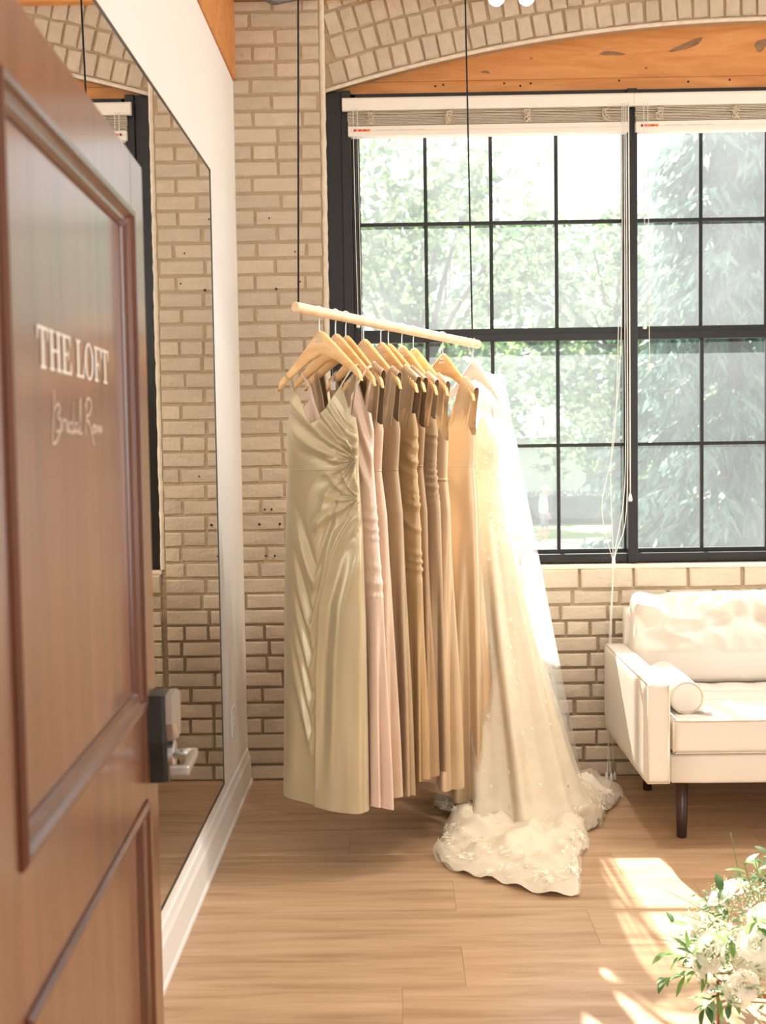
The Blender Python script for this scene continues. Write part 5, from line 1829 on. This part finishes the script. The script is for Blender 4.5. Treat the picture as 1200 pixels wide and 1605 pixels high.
# ------------------------------------------------------------------ person walking on the sidewalk
def skin_body(name, joints, bones, parent, mats, pick):
    me = bpy.data.meshes.new(name)
    names = list(joints)
    me.from_pydata([joints[n][0] for n in names], [(names.index(a), names.index(b)) for a, b in bones], [])
    o = bpy.data.objects.new(name, me)
    COL.objects.link(o)
    sk = o.modifiers.new('skin', 'SKIN'); sk.use_smooth_shade = True
    sv = me.skin_vertices[0].data
    for i, n in enumerate(names):
        sv[i].radius = joints[n][1]
        sv[i].use_root = (n == 'pelvis')
    ss = o.modifiers.new('sub', 'SUBSURF'); ss.levels = 2; ss.render_levels = 2
    dg = bpy.context.evaluated_depsgraph_get()
    ev = bpy.data.meshes.new_from_object(o.evaluated_get(dg))
    bpy.data.objects.remove(o)
    ev.name = name
    ev.materials.clear()
    for m_ in mats: ev.materials.append(m_)
    for p in ev.polygons:
        p.material_index = pick(p.center)
        p.use_smooth = True
    o = bpy.data.objects.new(name, ev)
    COL.objects.link(o); o.parent = parent
    return o
per = empty('person', (4.52, 36.0, GZ - 0.01))
J = {
    'pelvis': ((0, 0, 0.94), (0.15, 0.12)), 'waist': ((0.0, 0, 1.10), (0.155, 0.125)), 'chest': ((0.01, 0, 1.32), (0.17, 0.13)), 'collar': ((0.02, 0, 1.46), (0.11, 0.09)),
    'neck': ((0.04, 0, 1.53), (0.052, 0.052)), 'skull': ((0.075, 0, 1.63), (0.088, 0.082)), 'crown': ((0.075, 0, 1.72), (0.08, 0.075)),
    'shl': ((0.01, 0.19, 1.42), (0.065, 0.065)), 'ell': ((-0.02, 0.24, 1.13), (0.047, 0.047)), 'wrl': ((0.10, 0.22, 0.92), (0.032, 0.03)), 'hnl': ((0.14, 0.21, 0.84), (0.034, 0.02)),
    'shr': ((0.01, -0.19, 1.42), (0.065, 0.065)), 'elr': ((-0.03, -0.24, 1.13), (0.047, 0.047)), 'wrr': ((0.12, -0.22, 0.95), (0.032, 0.03)), 'hnr': ((0.17, -0.21, 0.88), (0.034, 0.02)),
    'hpl': ((0.02, 0.09, 0.86), (0.10, 0.095)), 'knl': ((0.13, 0.10, 0.49), (0.062, 0.06)), 'anl': ((0.06, 0.10, 0.09), (0.04, 0.038)), 'tol': ((0.22, 0.11, 0.035), (0.042, 0.03)),
    'hpr': ((-0.02, -0.09, 0.86), (0.10, 0.095)), 'knr': ((-0.05, -0.10, 0.48), (0.062, 0.06)), 'anr': ((-0.14, -0.10, 0.09), (0.04, 0.038)), 'tor': ((0.01, -0.11, 0.035), (0.042, 0.03)),
}
B_ = [('pelvis', 'waist'), ('waist', 'chest'), ('chest', 'collar'), ('collar', 'neck'), ('neck', 'skull'), ('skull', 'crown'), ('chest', 'shl'), ('shl', 'ell'), ('ell', 'wrl'), ('wrl', 'hnl'), ('chest', 'shr'), ('shr', 'elr'), ('elr', 'wrr'), ('wrr', 'hnr'),
      ('pelvis', 'hpl'), ('hpl', 'knl'), ('knl', 'anl'), ('anl', 'tol'), ('pelvis', 'hpr'), ('hpr', 'knr'), ('knr', 'anr'), ('anr', 'tor')]
def pick(c):
    if c.z < 0.075: return 1
    if c.z < 0.54: return 0
    if abs(c.y) > 0.165 and c.z < 1.22: return 0
    if c.z < 0.97: return 2
    if c.z < 1.50: return 1
    return 0
skin_body('body', J, B_, per, [MT['skin'], MT['tee'], MT['shorts']], pick)
m = MB(); m.lathe([(0.105, 1.675), (0.108, 1.70), (0.10, 1.75), (0.07, 1.785), (0.01, 1.80)], (0.075, 0, 0), 18)
cap = m.build('cap', MT['tee'], per, True)
m = MB(); m.grid([[(0.15 + 0.11 * u * (1 - 0.5 * abs(v) ** 2), v * 0.085, 1.685 - 0.02 * u) for v in np.linspace(-1, 1, 8)] for u in (0, 0.5, 1)])
m.build('brim', MT['shorts'], cap, True)
m = MB(); m.lathe([(0.004, -0.02), (0.014, -0.012), (0.012, 0.008), (0.003, 0.012)], (0.165, 0, 1.63), 8); m.build('nose', MT['skin'], per, True)
for s in (-1, 1):
    for q in range(4):
        hx = (0.17 if s < 0 else 0.14) + 0.012 * q - 0.018
        hz_ = (0.86 if s < 0 else 0.82)
        m = MB(); m.tube([(hx, s * 0.21, hz_), (hx + 0.012, s * 0.205, hz_ - 0.05), (hx + 0.006, s * 0.198, hz_ - 0.08)], [0.009, 0.008, 0.006], 6); m.build('finger', MT['skin'], per, True)
    m = MB(); m.lathe([(0.008, -0.03), (0.02, -0.015), (0.018, 0.02), (0.004, 0.03)], (0.07, s * 0.088, 1.63), 8); m.build('ear', MT['skin'], per, True)
tag(per, 'person in white t-shirt, grey shorts and cap walking on the sidewalk outside', 'person')
